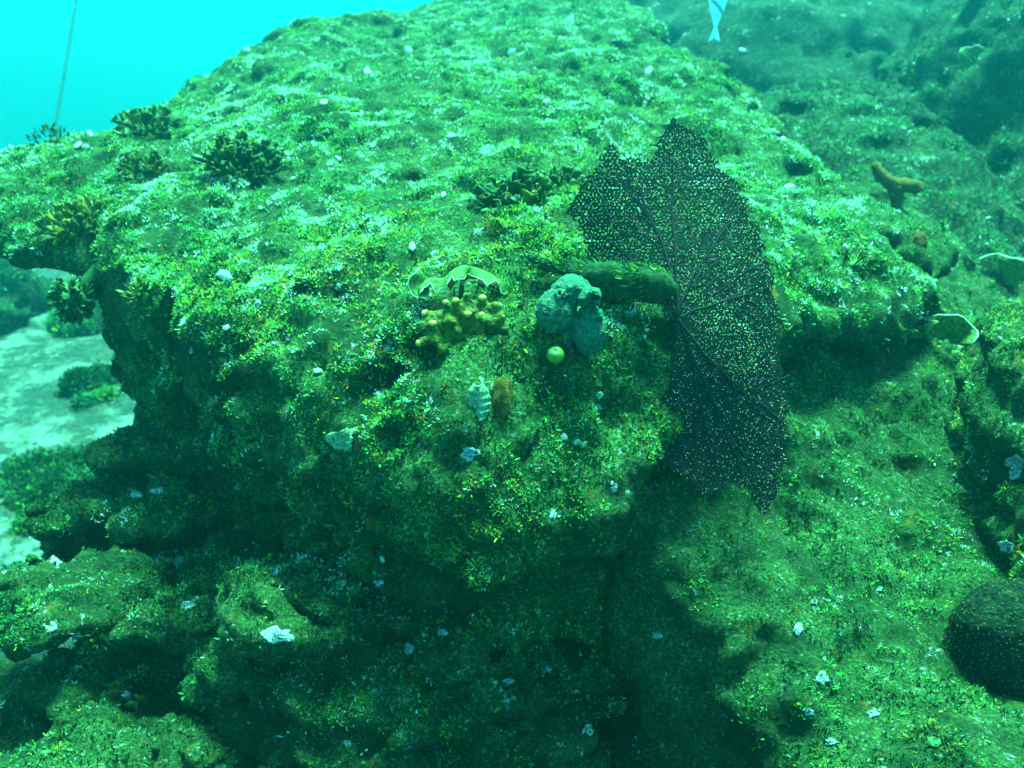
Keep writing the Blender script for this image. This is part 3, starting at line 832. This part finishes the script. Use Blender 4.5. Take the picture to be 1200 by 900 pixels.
ribbon([(-50, 14, 4), (-38, 26, 6), (-20, 22, 8), (-10, 34, 10), (6, 40, 10), (24, 34, 10), (40, 26, 9), (52, 14, 6)], [10, 18, 15, 20, 19, 18, 17, 8], R(50), 'padina', 1, ruf=6.5)
ribbon([(-30, 18, 3), (-16, 26, 5), (-6, 36, 6), (4, 40, 6), (16, 36, 6), (32, 28, 5), (48, 20, 4)], [3, 9, 20, 12, 22, 10, 20], R(10), 'brown', 2.6, rim=False, ruf=1.5)
fan_alga(t, Vector((np.array([-36, 16, 6]) * s) @ B3), Vector(toc) + Vector(UP) * .35, -Vector(RIGHT) - .25 * Vector(UP), 2 * s, 23 * s, 2.5, .28, .07, 602)
fan_alga(t, Vector((np.array([8, 26, 4]) * s) @ B3), Vector(toc) + Vector(UP) * .8, Vector(RIGHT) * .3 - Vector(UP), 2 * s, 15 * s, 2.2, .2, .1, 603)
obj('stalk', mesh_py('stalk', *tube((np.array([(0, -6, -6), (1, 12, 2), (2, 34, 5)]) * s) @ B3, np.array([4, 3, 2.5]) * s, 8)), G['olive'], t)
padina(886, 97, 18, 'yellow-green fan alga on the far crest of the boulder near the fish', [(6, 0, 32, R(-72), .45, .25, 1.5), (4, 2, 32, R(82), .4, -.25, .8)], 620, mat='yellow')
padina(1085, 385, 22, 'pair of pale cupped fan algae on the sloping rock by the mottled rock', [(-2, 4, 20, R(-30), .5, .35, 2.8), (24, -2, 30, R(25), .3, .45, 3.2), (48, -12, 22, R(80), .9, .2, 2.0)], 630)
padina(1172, 318, 26, 'large translucent fan alga beside the pointed right shelf of the boulder', [(0, 0, 34, R(10), .3, .3, 3.2), (22, 8, 24, R(60), .7, .2, 2.6)], 640)
padina(1140, 62, 14, 'small lone fan alga on the tall dark boulder', [(0, 0, 16, R(-20), .4, .3, 2.6)], 650)

# ---- knobbly yellow sponge with pale tips
hp = hit(542, 378); loc, nor, d = hp; s = d / F
t = root('knobbly_sponge', loc, 'knobbly yellow-green sponge with cream finger tips on the boulder', 'sponge')
toc = (Vector(CAM) - loc).normalized(); B3 = np.array([RIGHT, UP, np.array(toc)])
fing = [(-48, -8, 10), (-50, -18, 9), (-34, -20, 11), (-24, -28, 14), (-14, -36, 14), (-4, -30, 14), (10, -30, 16), (22, -24, 13), (34, -18, 12), (44, -6, 12), (46, 6, 10), (40, 18, 9),
        (22, 26, 12), (6, 30, 9), (-6, 24, 12), (-22, 22, 12), (-36, 14, 9), (2, 8, 22), (-16, 4, 20), (20, 6, 20), (30, 2, 17), (-30, -2, 17), (14, -12, 22), (-6, -12, 22)]
fing = np.array(fing, float); fing[:, 2] *= .62; fing += rng.normal(0, 2.2, fing.shape); lo_ = np.array([-70, -55, -25.]); 
pg = grid(lo_, (70, 50, 45), 1.25)
S = smin(ell(pg, (-22, -4, -2), (26, 20, 12)), ell(pg, (18, 2, -2), (28, 22, 13)), 6)
for fx, fy, fz in fing:
    a0 = np.array([fx * .55, fy * .55, 0]); b0 = np.array([fx, fy, fz])
    ab = b0 - a0; tt = np.clip(((pg - a0) @ ab) / (ab @ ab), 0, 1)
    S = smin(S, np.linalg.norm(pg - a0 - tt[..., None] * ab, axis=-1) - (7.6 - 2.4 * tt) * (.75 + .5 * ((fx * 7.3) % 1)), 6)
S += 2.6 * fbm(pg, .07, 2, 9) + 1.6 * fbm(pg, .22, 3, 10) + .7 * fbm(pg, .5, 2, 12)
V, Q = surface_nets(S, lo_, 1.25)
obj('body', mesh_np('body', (V * s) @ B3, Q), G['sponge'], t)
tipV, tipQ = ball((1, 1, .8), 9, 6, .25, 1.5, 4); tipm = mesh_py('finger_tip', tipV, tipQ)
for i, (fx, fy, fz) in enumerate(fing[[0, 1, 2, 3, 4, 5, 6, 7, 9, 10, 11, 12, 14, 15, 16, 17, 19, 21]]):
    o = obj('finger_tip', tipm, G['tip'], t)
    dirv = np.array([fx * .45, fy * .45, fz]); dirv /= np.linalg.norm(dirv)
    o.location = ((np.array([fx, fy, fz]) + dirv * 2.7) * s) @ B3
    k_ = (3.6 + 1.8 * ((i * 37) % 10) / 10) * s; o.scale = (k_,) * 3
o = obj('pore', mesh_py('pore', *ball((2.1 * s, 2.1 * s, 1.2 * s), 8, 6)), G['hole'], t); o.location = (np.array([2, 8, 26.5]) * s) @ B3  # near-black bead paints the shade inside the pore

# ---- lumpy green tunicate cluster
hp = hit(668, 385); loc, nor, d = hp; s = d / F
t = root('tunicate_cluster', loc, 'lumpy blue-green tunicate cluster with round siphons between sponge and sea fan', 'tunicate')
toc = (Vector(CAM) - loc).normalized(); B3 = np.array([RIGHT, UP, np.array(toc)])
def lobe(name, c, r, seed, holes=(), mat='tunicate'):
    c = np.array(c, float); r = np.array(r, float); m_ = r.max() + 8
    pg = grid(c - m_, c + m_, 1.15)
    S = ell(pg, c, r)
    for hc, hr in holes:
        S = smin(S, np.linalg.norm((pg - np.array(hc)) * [1, 1, .8], axis=-1) - (hr + 3.2), 4)
        S = smax(S, -(np.linalg.norm((pg - np.array(hc) - [0, 0, hr * .8]), axis=-1) - hr), 1.0)
    S += 1.8 * fbm(pg, .09, 2, seed) + 2.0 * fbm(pg, .24, 3, seed + 5)
    V, Q = surface_nets(S, c - m_, 1.15)
    return obj(name, mesh_np(name, (V * s) @ B3, Q), G[mat], t)
lobe('lobe', (-16, 20, 14), (24, 26, 20), 1, [((-10, 38, 26), 5)])
lobe('lobe', (2, 44, 12), (23, 19, 18), 2)
lobe('lobe', (22, -2, 14), (20, 30, 19), 3, [((30, 16, 28), 4)])
lobe('siphon', (20, 36, 20), (13, 13, 15), 4, [((26, 36, 32), 7.0)])
V, Q = tube((np.array([(-4, -32, 2), (-3, -16, 8), (-6, 2, 12)]) * s) @ B3, np.array([8, 6, 9]) * s, 10)
obj('stalk', mesh_py('stalk', V, Q), G['tunicate'], t)

# ---- bead alga
hp = hit(651, 416); loc, nor, d = hp; s = d / F
toc = (Vector(CAM) - loc).normalized()
V, Q = ball((10.5 * s,) * 3, 24, 16, dimple=.22)
fr = np.array(frame(Vector(toc) * .8 + Vector((0, 0, .75))))
o = obj('bead_alga', mesh_py('bead_alga', V @ fr.T, Q), G['bead']); o.location = loc + toc * 8 * s
tag(o, 'small round green bead alga with a dimple at the foot of the tunicates', 'seaweed')

# ---- fuzzy finger reaching to the sea fan
hp = hit(640, 318); d0 = hp[2]; s = d0 / F
t = root('fuzzy_sponge', Vector(P(712, 335, d0 - .01)), 'fuzzy dark green tapering sponge lying between tunicates and sea fan', 'sponge')
tl = np.array(t.location)
cx = np.array([(622, 302), (650, 312), (680, 320), (705, 326), (730, 330), (755, 331), (778, 334), (792, 338)], float)
pd = np.linspace(d0 - .012, fan_d - .016, len(cx))
pw = np.array([P(a[0], a[1], b_) for a, b_ in zip(cx, pd)])
ts = np.linspace(0, 7, 40); pw = np.stack([np.interp(ts, np.arange(8), pw[:, k]) for k in range(3)], 1)
rads = np.interp(ts, np.arange(8), np.array([3, 8, 13, 18, 22, 22, 18, 4]) * s)
V, Q = tube(pw - tl, rads, 18)
N = vnormals(V, Q); V = V + N * (.011 * fbm(V, 34, 3, 5))[:, None]
obj('body', mesh_py('body', V, Q), G['fuzz_body'], t)
cnt = 3200; ii = rng.integers(2, 38, cnt); th = rng.random(cnt) * 6.283
tg = np.gradient(pw, axis=0)[ii]; tg /= np.linalg.norm(tg, axis=1, keepdims=True)
s1 = np.cross(tg, [0, 0, 1.]); s1 /= np.linalg.norm(s1, axis=1, keepdims=True); s2 = np.cross(tg, s1)
nrm = np.cos(th)[:, None] * s1 + np.sin(th)[:, None] * s2
p0 = pw[ii] + nrm * rads[ii][:, None] * .95 - tl; Lh = (.003 + .006 * rng.random(cnt))[:, None]
dr = -tg * .9 + nrm * (.15 + .5 * rng.random(cnt))[:, None] + rng.normal(0, .25, (cnt, 3))
wv = np.cross(dr, rng.normal(size=(cnt, 3))); wv /= np.linalg.norm(wv, axis=1, keepdims=True); wv *= .0006
VV = np.stack([p0 - wv, p0 + wv, p0 + dr * Lh + wv * .4, p0 + dr * Lh - wv * .4], 1).reshape(-1, 3)
ct = np.array([PALETTE[k] for k in ('green', 'dark', 'lime', 'straw')])[rng.choice(4, cnt, p=[.28, .66, .04, .02])]
tag(obj('fuzz', mesh_np('fuzz', VV, (np.arange(cnt)[:, None] * 4 + np.arange(4)[None]), False, np.repeat(ct, 4, 0)), M['turf'], t), kind='stuff')

# ---- leafy clumps
clump(602, 240, 100, 92, 54, ['oval', 'fan', 'strap'], ['dark', 'olive', 'yellow'], 'dark leafy seaweed clump with yellow tips upslope of the tunicates', seed=21)
clump(655, 218, 56, 52, 20, ['fan', 'oval'], ['olive', 'dark', 'yellow'], 'small leafy seaweed sprig squeezed against the sea fan upper edge', seed=22)
clump(282, 200, 78, 66, 75, ['thin', 'thin', 'strap'], ['dark', 'olive', 'yellow'], 'dark spiky seaweed bush alone on the boulder top behind the left shelf', seed=23, upright=1.0, size=.42)
clump(168, 158, 84, 60, 40, ['oval', 'fan'], ['dark', 'olive', 'yellow'], 'dark seaweed clump near the rim of the boulder above the left shelf', seed=24)
clump(172, 200, 74, 50, 32, ['oval'], ['olive', 'dark', 'yellow'], 'low olive seaweed clump just downslope of the rim clump', seed=25)
clump(60, 165, 70, 34, 26, ['oval', 'strap'], ['dark', 'olive', 'yellow'], 'seaweed fringe along the crest of the left shelf', seed=26)
clump(96, 262, 100, 70, 56, ['oval'], ['yellow', 'olive', 'dark'], 'yellow leafy seaweed hanging on the front of the left shelf', seed=27)
clump(163, 345, 40, 40, 16, ['oval'], ['yellow', 'olive'], 'yellow seaweed tuft where the left shelf meets the boulder', seed=28)
clump(172, 415, 34, 40, 12, ['oval'], ['olive', 'yellow'], 'olive seaweed tuft low on the left wall of the boulder', seed=29)
clump(925, 315, 34, 24, 12, ['oval'], ['dark', 'olive'], 'dark seaweed tuft beside the sea fan on the boulder right edge', seed=30)
clump(1000, 310, 60, 40, 16, ['strap', 'oval'], ['olive', 'dark'], 'olive seaweed fringe on the underside of the right shelf', seed=32)
clump(120, 745, 40, 26, 12, ['oval'], ['yellow', 'olive'], 'yellow-green seaweed tuft on the pale lit ledge', seed=33)
clump(1095, 870, 80, 30, 26, ['oval', 'fan'], ['yellow', 'olive'], 'yellowish seaweed mat at the foot of the round coral', seed=34)

# ---- fuzzy dark ball under the left shelf
c = np.array(P(85, 352, 1.55)); 
t = root('seaweed_ball', Vector(c), 'round dark fuzzy seaweed ball hanging under the left shelf', 'seaweed')
V, Q = ball((.022, .024, .025), 24, 16, .5, 2.2, 3); obj('core', mesh_py('core', V, Q), G['dark'], t)
r_ = random.Random(5)
for k in range(190):
    v_ = Vector((r_.gauss(0, 1), r_.gauss(0, 1), r_.gauss(0, 1))).normalized()
    o = obj('frond', leaf('oval', r_.randrange(4), r_.choice(['dark', 'dark', 'olive'])), None, t)
    o.matrix_local = Matrix.Translation(v_ * .018) @ (frame(v_ + Vector((r_.gauss(0, .4), r_.gauss(0, .4), r_.gauss(0, .4))), r_.random() * 6) @ Matrix.Scale(.014 + .01 * r_.random(), 3)).to_4x4()
pth = np.array([(0, 0, 0), (.03, .06, .03), (.08, .14, .06)]); V, Q = tube(pth, [.014, .016, .02], 8); obj('stem', mesh_py('stem', V, Q), G['dark'], t)

# ---- brown forked alga and orange tab on the right
hp = hit(1052, 246); loc, nor, d = hp; s = d / F
t = root('forked_sponge', loc, 'brown forked sponge with two drooping arms on the boulder crest above the right shelf', 'sponge')
B3 = np.array([RIGHT, UP, -FWD])
for nm, pts, rd in (('trunk', [(0, -4, -4), (-2, 10, 2), (-4, 26, 4)], [6, 7, 10]), ('arm', [(-4, 26, 4), (-16, 34, 6), (-24, 44, 4), (-28, 54, 2)], [9, 8, 6.5, 4.5]),
                    ('arm', [(-4, 26, 4), (8, 28, 6), (18, 27, 5), (24, 20, 4)], [9, 8, 8, 6.5])):
    pts = np.array(pts, float); tt = np.linspace(0, len(pts) - 1, 14)
    pts = np.stack([np.interp(tt, np.arange(len(pts)), pts[:, k]) for k in range(3)], 1); rd = np.interp(tt, np.arange(len(rd)), rd)
    V, Q = tube(pts * s @ B3, rd * s, 12); N = vnormals(V, Q); V = V + N * (.006 * fbm(V, 70, 3, 8))[:, None]
    obj(nm, mesh_py(nm, V, Q), G['brown'], t)

def tongue(px, py, w_, l_, mat, label, name, cat, down=True, th=3.0):
    hp = hit(px, py); loc, nor, d = hp; s = d / F
    toc = (Vector(CAM) - loc).normalized(); B3 = np.array([RIGHT, UP, np.array(toc)])
    V, Q = ball((w_ * s, l_ * s, th * 2 * s), 28, 20, .45, 2.2, int(px))
    o = obj(name, mesh_py(name, V @ B3, Q), G[mat]); o.location = loc
    return tag(o, label, cat)
tongue(1076, 284, 9, 15, 'brown', 'orange-brown tab-shaped sponge on the side of the right shelf', 'tab_sponge', 'sponge')
tongue(590, 470, 12, 30, 'brown', 'orange-brown tongue sponge next to the ribbed pale shell', 'tongue_sponge', 'sponge', th=3.5)
tongue(640, 330 - 18, 10, 16, 'yellow', 'yellow pointed lobe at the thin end of the fuzzy sponge', 'lobe_sponge', 'sponge', th=3)

# ---- ribbed shell
hp = hit(560, 472); loc, nor, d = hp; s = d / F
toc = (Vector(CAM) - loc).normalized(); B3 = np.array([RIGHT, UP, np.array(toc)])
u = np.linspace(0.05, 1, 16)[:, None]; a = np.linspace(-.62, .62, 19)[None]
vv_ = a / .62; wv_ = 13 * np.sqrt(np.clip(1 - (2 * u - 1.05) ** 2, .02, 1)) * (1 + .08 * np.sin(u * 34))
Pg = np.stack([vv_ * wv_ + 3 * u, 22 - u * 44 + 3 * vv_ ** 2, 7 * np.cos(vv_ * 1.45) + 1.2 * np.sin(u * 34 + vv_) - 3], -1) * s
V, Q = closed_sheet(Pg @ B3, .002)
o = obj('ribbed_shell', mesh_py('ribbed_shell', V, Q), G['ribbed']); o.location = loc + toc * .002
tag(o, 'ribbed pale green shell set in turf beside the orange-brown tongue sponge', 'shell')

# ---- shell chips lying on the turf
def chip_mesh(seed, k):
    r = np.random.default_rng(seed); n_ = k
    a = np.sort(r.random(n_) * .6 + np.arange(n_)) / n_ * 6.283; rad = .6 + .4 * r.random(n_)
    top = np.stack([np.cos(a) * rad, np.sin(a) * rad * .75, .12 + .1 * r.random(n_)], 1); bot = top * [1.05, 1.05, 0] - [0, 0, .1]
    V = np.concatenate([top, bot, [[0, 0, .28]], [[0, 0, -.1]]]); Q = []
    for i in range(n_):
        j = (i + 1) % n_; Q += [(i, i + n_, j + n_, j), (2 * n_, i, j, j), (2 * n_ + 1, j + n_, i + n_, i + n_)]
    return mesh_py('shell_chip', V, np.array(Q), False)
CH = [chip_mesh(700 + k, 5 + k % 4) for k in range(6)]
chips = [(395, 187, 8), (345, 210, 5), (232, 188, 11), (203, 213, 7), (290, 60, 10), (485, 291, 10), (510, 298, 9), (305, 245, 5), (280, 243, 5),
         (530, 160, 9), (690, 286, 7), (760, 85, 10), (870, 60, 8), (380, 122, 9), (105, 158, 8), (92, 172, 9), (265, 385, 8), (372, 436, 8), (304, 355, 7),
         (700, 463, 9), (660, 512, 7), (450, 655, 7), (918, 165, 9), (925, 220, 9), (990, 290, 6), (600, 62, 10), (430, 85, 10), (480, 60, 10), (640, 120, 8), (520, 230, 7)]
me0 = chip_mesh(733, 5); r_ = random.Random(9)
def chip(px, py, sz, me, label, group=None):
    hp = hit(px, py)
    if hp is None: return
    loc, nor, d = hp; s = d / F
    o = obj('shell_chip', me, G['shell'])
    nn = (nor + Vector(-FWD) * .5).normalized()
    o.matrix_world = Matrix.Translation(loc + nor * .003) @ (frame(nn, r_.random() * 6.28) @ Matrix.Scale(sz * .75 * s, 3)).to_4x4()
    tag(o, label, 'shell', group)
chip(262, 324, 15, me0, 'largest pale angular shell chip lying on green turf near the left wall')
for k, (px, py, sz) in enumerate(chips):
    chip(px, py, sz, CH[k % 6], 'small pale shell chip lying on the green turf of the boulder', 'pale shell chips on the boulder')

# ---- white crusts that follow the rock
def crust(px, py, w_, h_, label, group, seed, mat='crust'):
    hp = hit(px, py)
    if hp is None: return
    loc, nor, d = hp; s = d / F
    n_ = 13; rr_ = []
    nu, nv = 20, 7
    a = np.arange(nu) / nu * 2 * math.pi
    q3 = np.stack([np.cos(a) * 1.6, np.sin(a) * 1.6, 0 * a + seed], 1)
    rim_ = np.clip(.85 + .8 * fbm(q3, 1.5, 3, seed), .35, 1.5)
    V = []; 
    for j in range(nv):
        f_ = (j + .0) / (nv - 1)
        for i in range(nu):
            x_, y_ = px + math.cos(a[i]) * w_ * rim_[i] * f_, py + math.sin(a[i]) * h_ * rim_[i] * f_
            h2 = hit(x_, y_, False)
            if h2 is None or abs(h2[2] - d) > .03: pt = P(x_, y_, d); pt = pt - np.array(nor) * float((Vector(pt) - loc).dot(nor)); nn = np.array(nor)
            if (h2 is None or abs(h2[2] - d) > .03) and np.linalg.norm(pt - np.array(loc)) > .03: pt = np.array(loc) + (pt - np.array(loc)) * .03 / np.linalg.norm(pt - np.array(loc))
            elif h2 is not None and abs(h2[2] - d) <= .03: pt = np.array(h2[0]); nn = np.array(h2[1])
            V.append(pt + nn * ((.0016 + .0007 * math.sin(7 * f_ + i * 1.7 + seed)) if j < nv - 1 else -.002))
    V = np.array(V) - np.array(loc); Q = []
    for j in range(nv - 1):
        for i in range(nu):
            k = (i + 1) % nu; Q.append((j * nu + i, (j + 1) * nu + i, (j + 1) * nu + k, j * nu + k))
    V[:nu] = V[:nu].mean(0)
    o = obj('crust_patch', mesh_py('crust_patch', V, np.array(Q)), G[mat]); o.location = loc
    tag(o, label, 'crust', group)
crust(550, 532, 15, 10, 'white crust patch on the boulder prow below the ribbed shell', None, 1)
crust(402, 515, 26, 16, 'broad pale green crust on the left side of the boulder prow', None, 2, 'crust_green')
crust(325, 745, 22, 13, 'grey-white crust on the face of the cracked rock', None, 3)
for k, (px, py, w_, h_) in enumerate([(648, 602, 4, 11), (700, 478, 8, 4), (690, 855, 8, 8), (596, 799, 9, 5), (445, 683, 6, 5), (520, 742, 8, 5), (640, 785, 7, 5), (770, 745, 8, 5), (680, 520, 9, 5), (475, 470, 6, 5), (720, 570, 6, 8), (480, 760, 8, 8)]):
    crust(px, py, w_, h_, 'little white crust spot on the shaded face of the boulder', 'white crust spots on the boulder face', 10 + k)
for k, (px, py, w_, h_) in enumerate([(935, 738, 8, 10), (964, 795, 9, 10), (1022, 836, 9, 8), (948, 835, 6, 6), (955, 705, 5, 5), (1030, 690, 5, 4), (975, 870, 10, 5)]):
    crust(px, py, w_, h_, 'bright white crust spot on the sloping rock', 'white crust spots on the sloping rock', 30 + k)
for k, (px, py, w_, h_) in enumerate([(210, 660, 8, 12), (60, 735, 10, 8), (90, 745, 9, 6), (150, 815, 9, 6), (185, 575, 10, 5), (160, 580, 8, 6), (220, 710, 10, 6), (66, 655, 8, 8)]):
    crust(px, py, w_, h_, 'blue-white crust spot on the low ledges left of the boulder', 'white crust spots on the left ledges', 50 + k)
crust(1180, 640, 12, 9, 'white crust on the dark foot of the mottled rock', None, 71)
crust(1192, 545, 14, 18, 'grey-white crust on the flank of the mottled rock', None, 72)

# ---- round dark coral
hp = hit(1190, 800); loc, nor, d = hp; s = d / F
t = root('round_coral', loc, 'smooth dark dome-shaped coral head sitting below the mottled rock', 'coral')
V, Q = ball((1, 1, 1), 90, 60, .16, 1.6, 6); V = V * (1 + .030 * fbm(V, 13, 2, 7) + .015 * fbm(V, 30, 2, 8))[:, None] * np.array([72, 70, 82]) * s
cc = np.array([6 * s, 40 * s, 22 * s]); obj('dome', mesh_py('dome', V + cc, Q), G['coral'], t)
k_ = np.arange(2600); zf = 1 - 2 * (k_ + .5) / 2600; af = k_ * 2.39996
fv = np.stack([np.sqrt(1 - zf ** 2) * np.cos(af), np.sqrt(1 - zf ** 2) * np.sin(af), zf], 1); fv = fv[fv[:, 2] > -.6]
fv = fv + rng.normal(0, .025, fv.shape); fv = fv[rng.random(len(fv)) < .6]; fv /= np.linalg.norm(fv, axis=1, keepdims=True)
pp = fv * np.array([72, 70, 82]) * s * (1 + .16 * fbm(fv, 1.6, 3, 6))[:, None] * (1 + .030 * fbm(fv, 13, 2, 7))[:, None] + cc
VV = (pp[:, None] + oct_[None] * (.0010 * s / .00095)).reshape(-1, 3); b = np.arange(len(pp))[:, None] * 6
FT = np.concatenate([b + np.array([t_]) for t_ in [(0, 2, 4), (2, 1, 4), (1, 3, 4), (3, 0, 4), (2, 0, 5), (1, 2, 5), (3, 1, 5), (0, 3, 5)]])
tag(obj('polyps', mesh_np('polyps', VV, FT, False), G['polyp_dot'], t), kind='stuff')

# ---- pale fish at the back, tail down
t = root('fish', Vector(P(838, -4, 2.3)), 'pale striped fish hanging tail down before the hazy ridge', 'fish')
s = 2.3 / F; B3 = np.array([RIGHT, UP, -FWD])
zz = np.linspace(-38, 60, 22); wd = np.interp(zz, [-38, -30, -18, 0, 20, 40, 54, 60], [1.8, 3.6, 8, 12, 13.5, 11, 6, 1.5])
V = []; nn_ = 14
for z_, w_ in zip(zz, wd):
    for k in range(nn_):
        a = 2 * math.pi * k / nn_; V.append((math.cos(a) * w_ + 4 - .10 * z_ * (z_ < 0) * -1, z_, math.sin(a) * w_ * .45))
V = np.array(V) * s @ B3; Q = []
for i in range(21):
    for k in range(nn_): Q.append((i * nn_ + k, i * nn_ + (k + 1) % nn_, (i + 1) * nn_ + (k + 1) % nn_, (i + 1) * nn_ + k))
obj('body', mesh_py('body', V, np.array(Q)), G['fish'], t)
u = np.linspace(0, 1, 6)[:, None]; v = np.linspace(-1, 1, 7)[None]
Pg = np.stack([v * (2 + 5 * u) + .4 - 2 * u, -37 - u * (12 + 5 * np.abs(v)), .6 * np.sin(v * 3) + 0 * u], -1) * s
obj('tail_fin', mesh_py('tail_fin', *closed_sheet(Pg @ B3, .0012)), G['fish'], t)
Pg = np.stack([15 + 5 * np.sin(u * 3.1) + 0 * v - 2, 20 * v + 18 + 6 * u * 0, 0 * u + 0 * v], -1); Pg[..., 0] = 13.5 + u * 6 * np.cos(v * 1.3)
obj('dorsal_fin', mesh_py('dorsal_fin', *closed_sheet(Pg * s @ B3, .0012)), G['fish'], t)
for k, (z_, sl) in enumerate([(-12, 9), (8, 9), (28, 8)]):
    pts = []
    for q_ in np.linspace(-1, 1, 9):
        zq = z_ - q_ * sl; w_ = np.interp(zq, zz, wd)
        pts.append((q_ * w_ * .93 + 4 + (.10 * zq if zq < 0 else 0), zq, w_ * .45 * math.sqrt(max(0, 1 - (q_ * .93) ** 2)) + .3))
    obj('stripe', mesh_py('stripe', *tube(np.array(pts) * s @ B3, np.array([.6, 1.4, 1.9, 2.1, 2.2, 2.1, 1.9, 1.4, .6]) * s, 6)), G['stripe'], t)

# ---- weedy mooring line in the open water
b0 = np.array(P(57, 152, 8.3)); e0 = np.array(P(90, -10, 8.3)); b0 = b0 - (e0 - b0) * 1.6
dirv = e0 - b0; e0 = b0 + dirv * ((2.9 - b0[2]) / dirv[2])
ts = np.linspace(0, 1, 60)[:, None]; pth = b0 + (e0 - b0) * ts + np.array([.05, 0, 0]) * np.sin(ts * 5)
rad = .011 + .012 * np.clip(fbm(pth, 4, 2, 3), 0, 1)
V, Q = tube(pth - b0, rad, 8)
o = obj('mooring_line', mesh_py('mooring_line', V, Q), G['rope']); o.location = b0
tag(o, 'faint dark mooring line rising through open water beyond the left shelf', 'rope')

# ---- specks drifting in the water
cnt = 420
dd = .45 + 3.2 * rng.random(cnt) ** .8
pp = np.array([P(rng.random() * 1500 - 150, rng.random() * 1100 - 100, d_) for d_ in dd])
pr_ = (0.0003 + 0.0005 * rng.random(cnt) ** 2)[:, None, None] * np.clip(dd, .6, 2)[:, None, None]
VV = (pp[:, None] + oct_[None] * pr_).reshape(-1, 3); b = np.arange(cnt)[:, None] * 6
FT = np.concatenate([b + np.array([t_]) for t_ in [(0, 2, 4), (2, 1, 4), (1, 3, 4), (3, 0, 4), (2, 0, 5), (1, 2, 5), (3, 1, 5), (0, 3, 5)]])
tag(obj('drifting_specks', mesh_np('drifting_specks', VV, FT, False), G['shell']), 'tiny pale specks drifting in the water', 'particles', kind='stuff')

# ------------------------------------------------------------------ haze (the sea water itself)
hz = bpy.data.meshes.new('haze')
x0, x1, y0, y1, z0, z1 = -145, 145, -141, 149, -60, 3.2
hz.from_pydata([(x, y, z) for x in (x0, x1) for y in (y0, y1) for z in (z0, z1)], [],
               [(0, 1, 3, 2), (4, 6, 7, 5), (0, 4, 5, 1), (2, 3, 7, 6), (0, 2, 6, 4), (1, 5, 7, 3)])
hm = bpy.data.materials.new('sea_water'); hm.use_nodes = True
nt = hm.node_tree; nt.nodes.clear()
pv = nt.nodes.new('ShaderNodeVolumePrincipled'); out = nt.nodes.new('ShaderNodeOutputMaterial')
pv.inputs['Color'].default_value = (0.035, 0.43, 0.46, 1)
pv.inputs['Absorption Color'].default_value = (0.0, 0.02, 0.06, 1)
pv.inputs['Density'].default_value = 0.05
pv.inputs['Anisotropy'].default_value = 0.78
nt.links.new(pv.outputs[0], out.inputs['Volume'])
hzo = obj('haze', hz, hm); tag(hzo, kind='stuff')
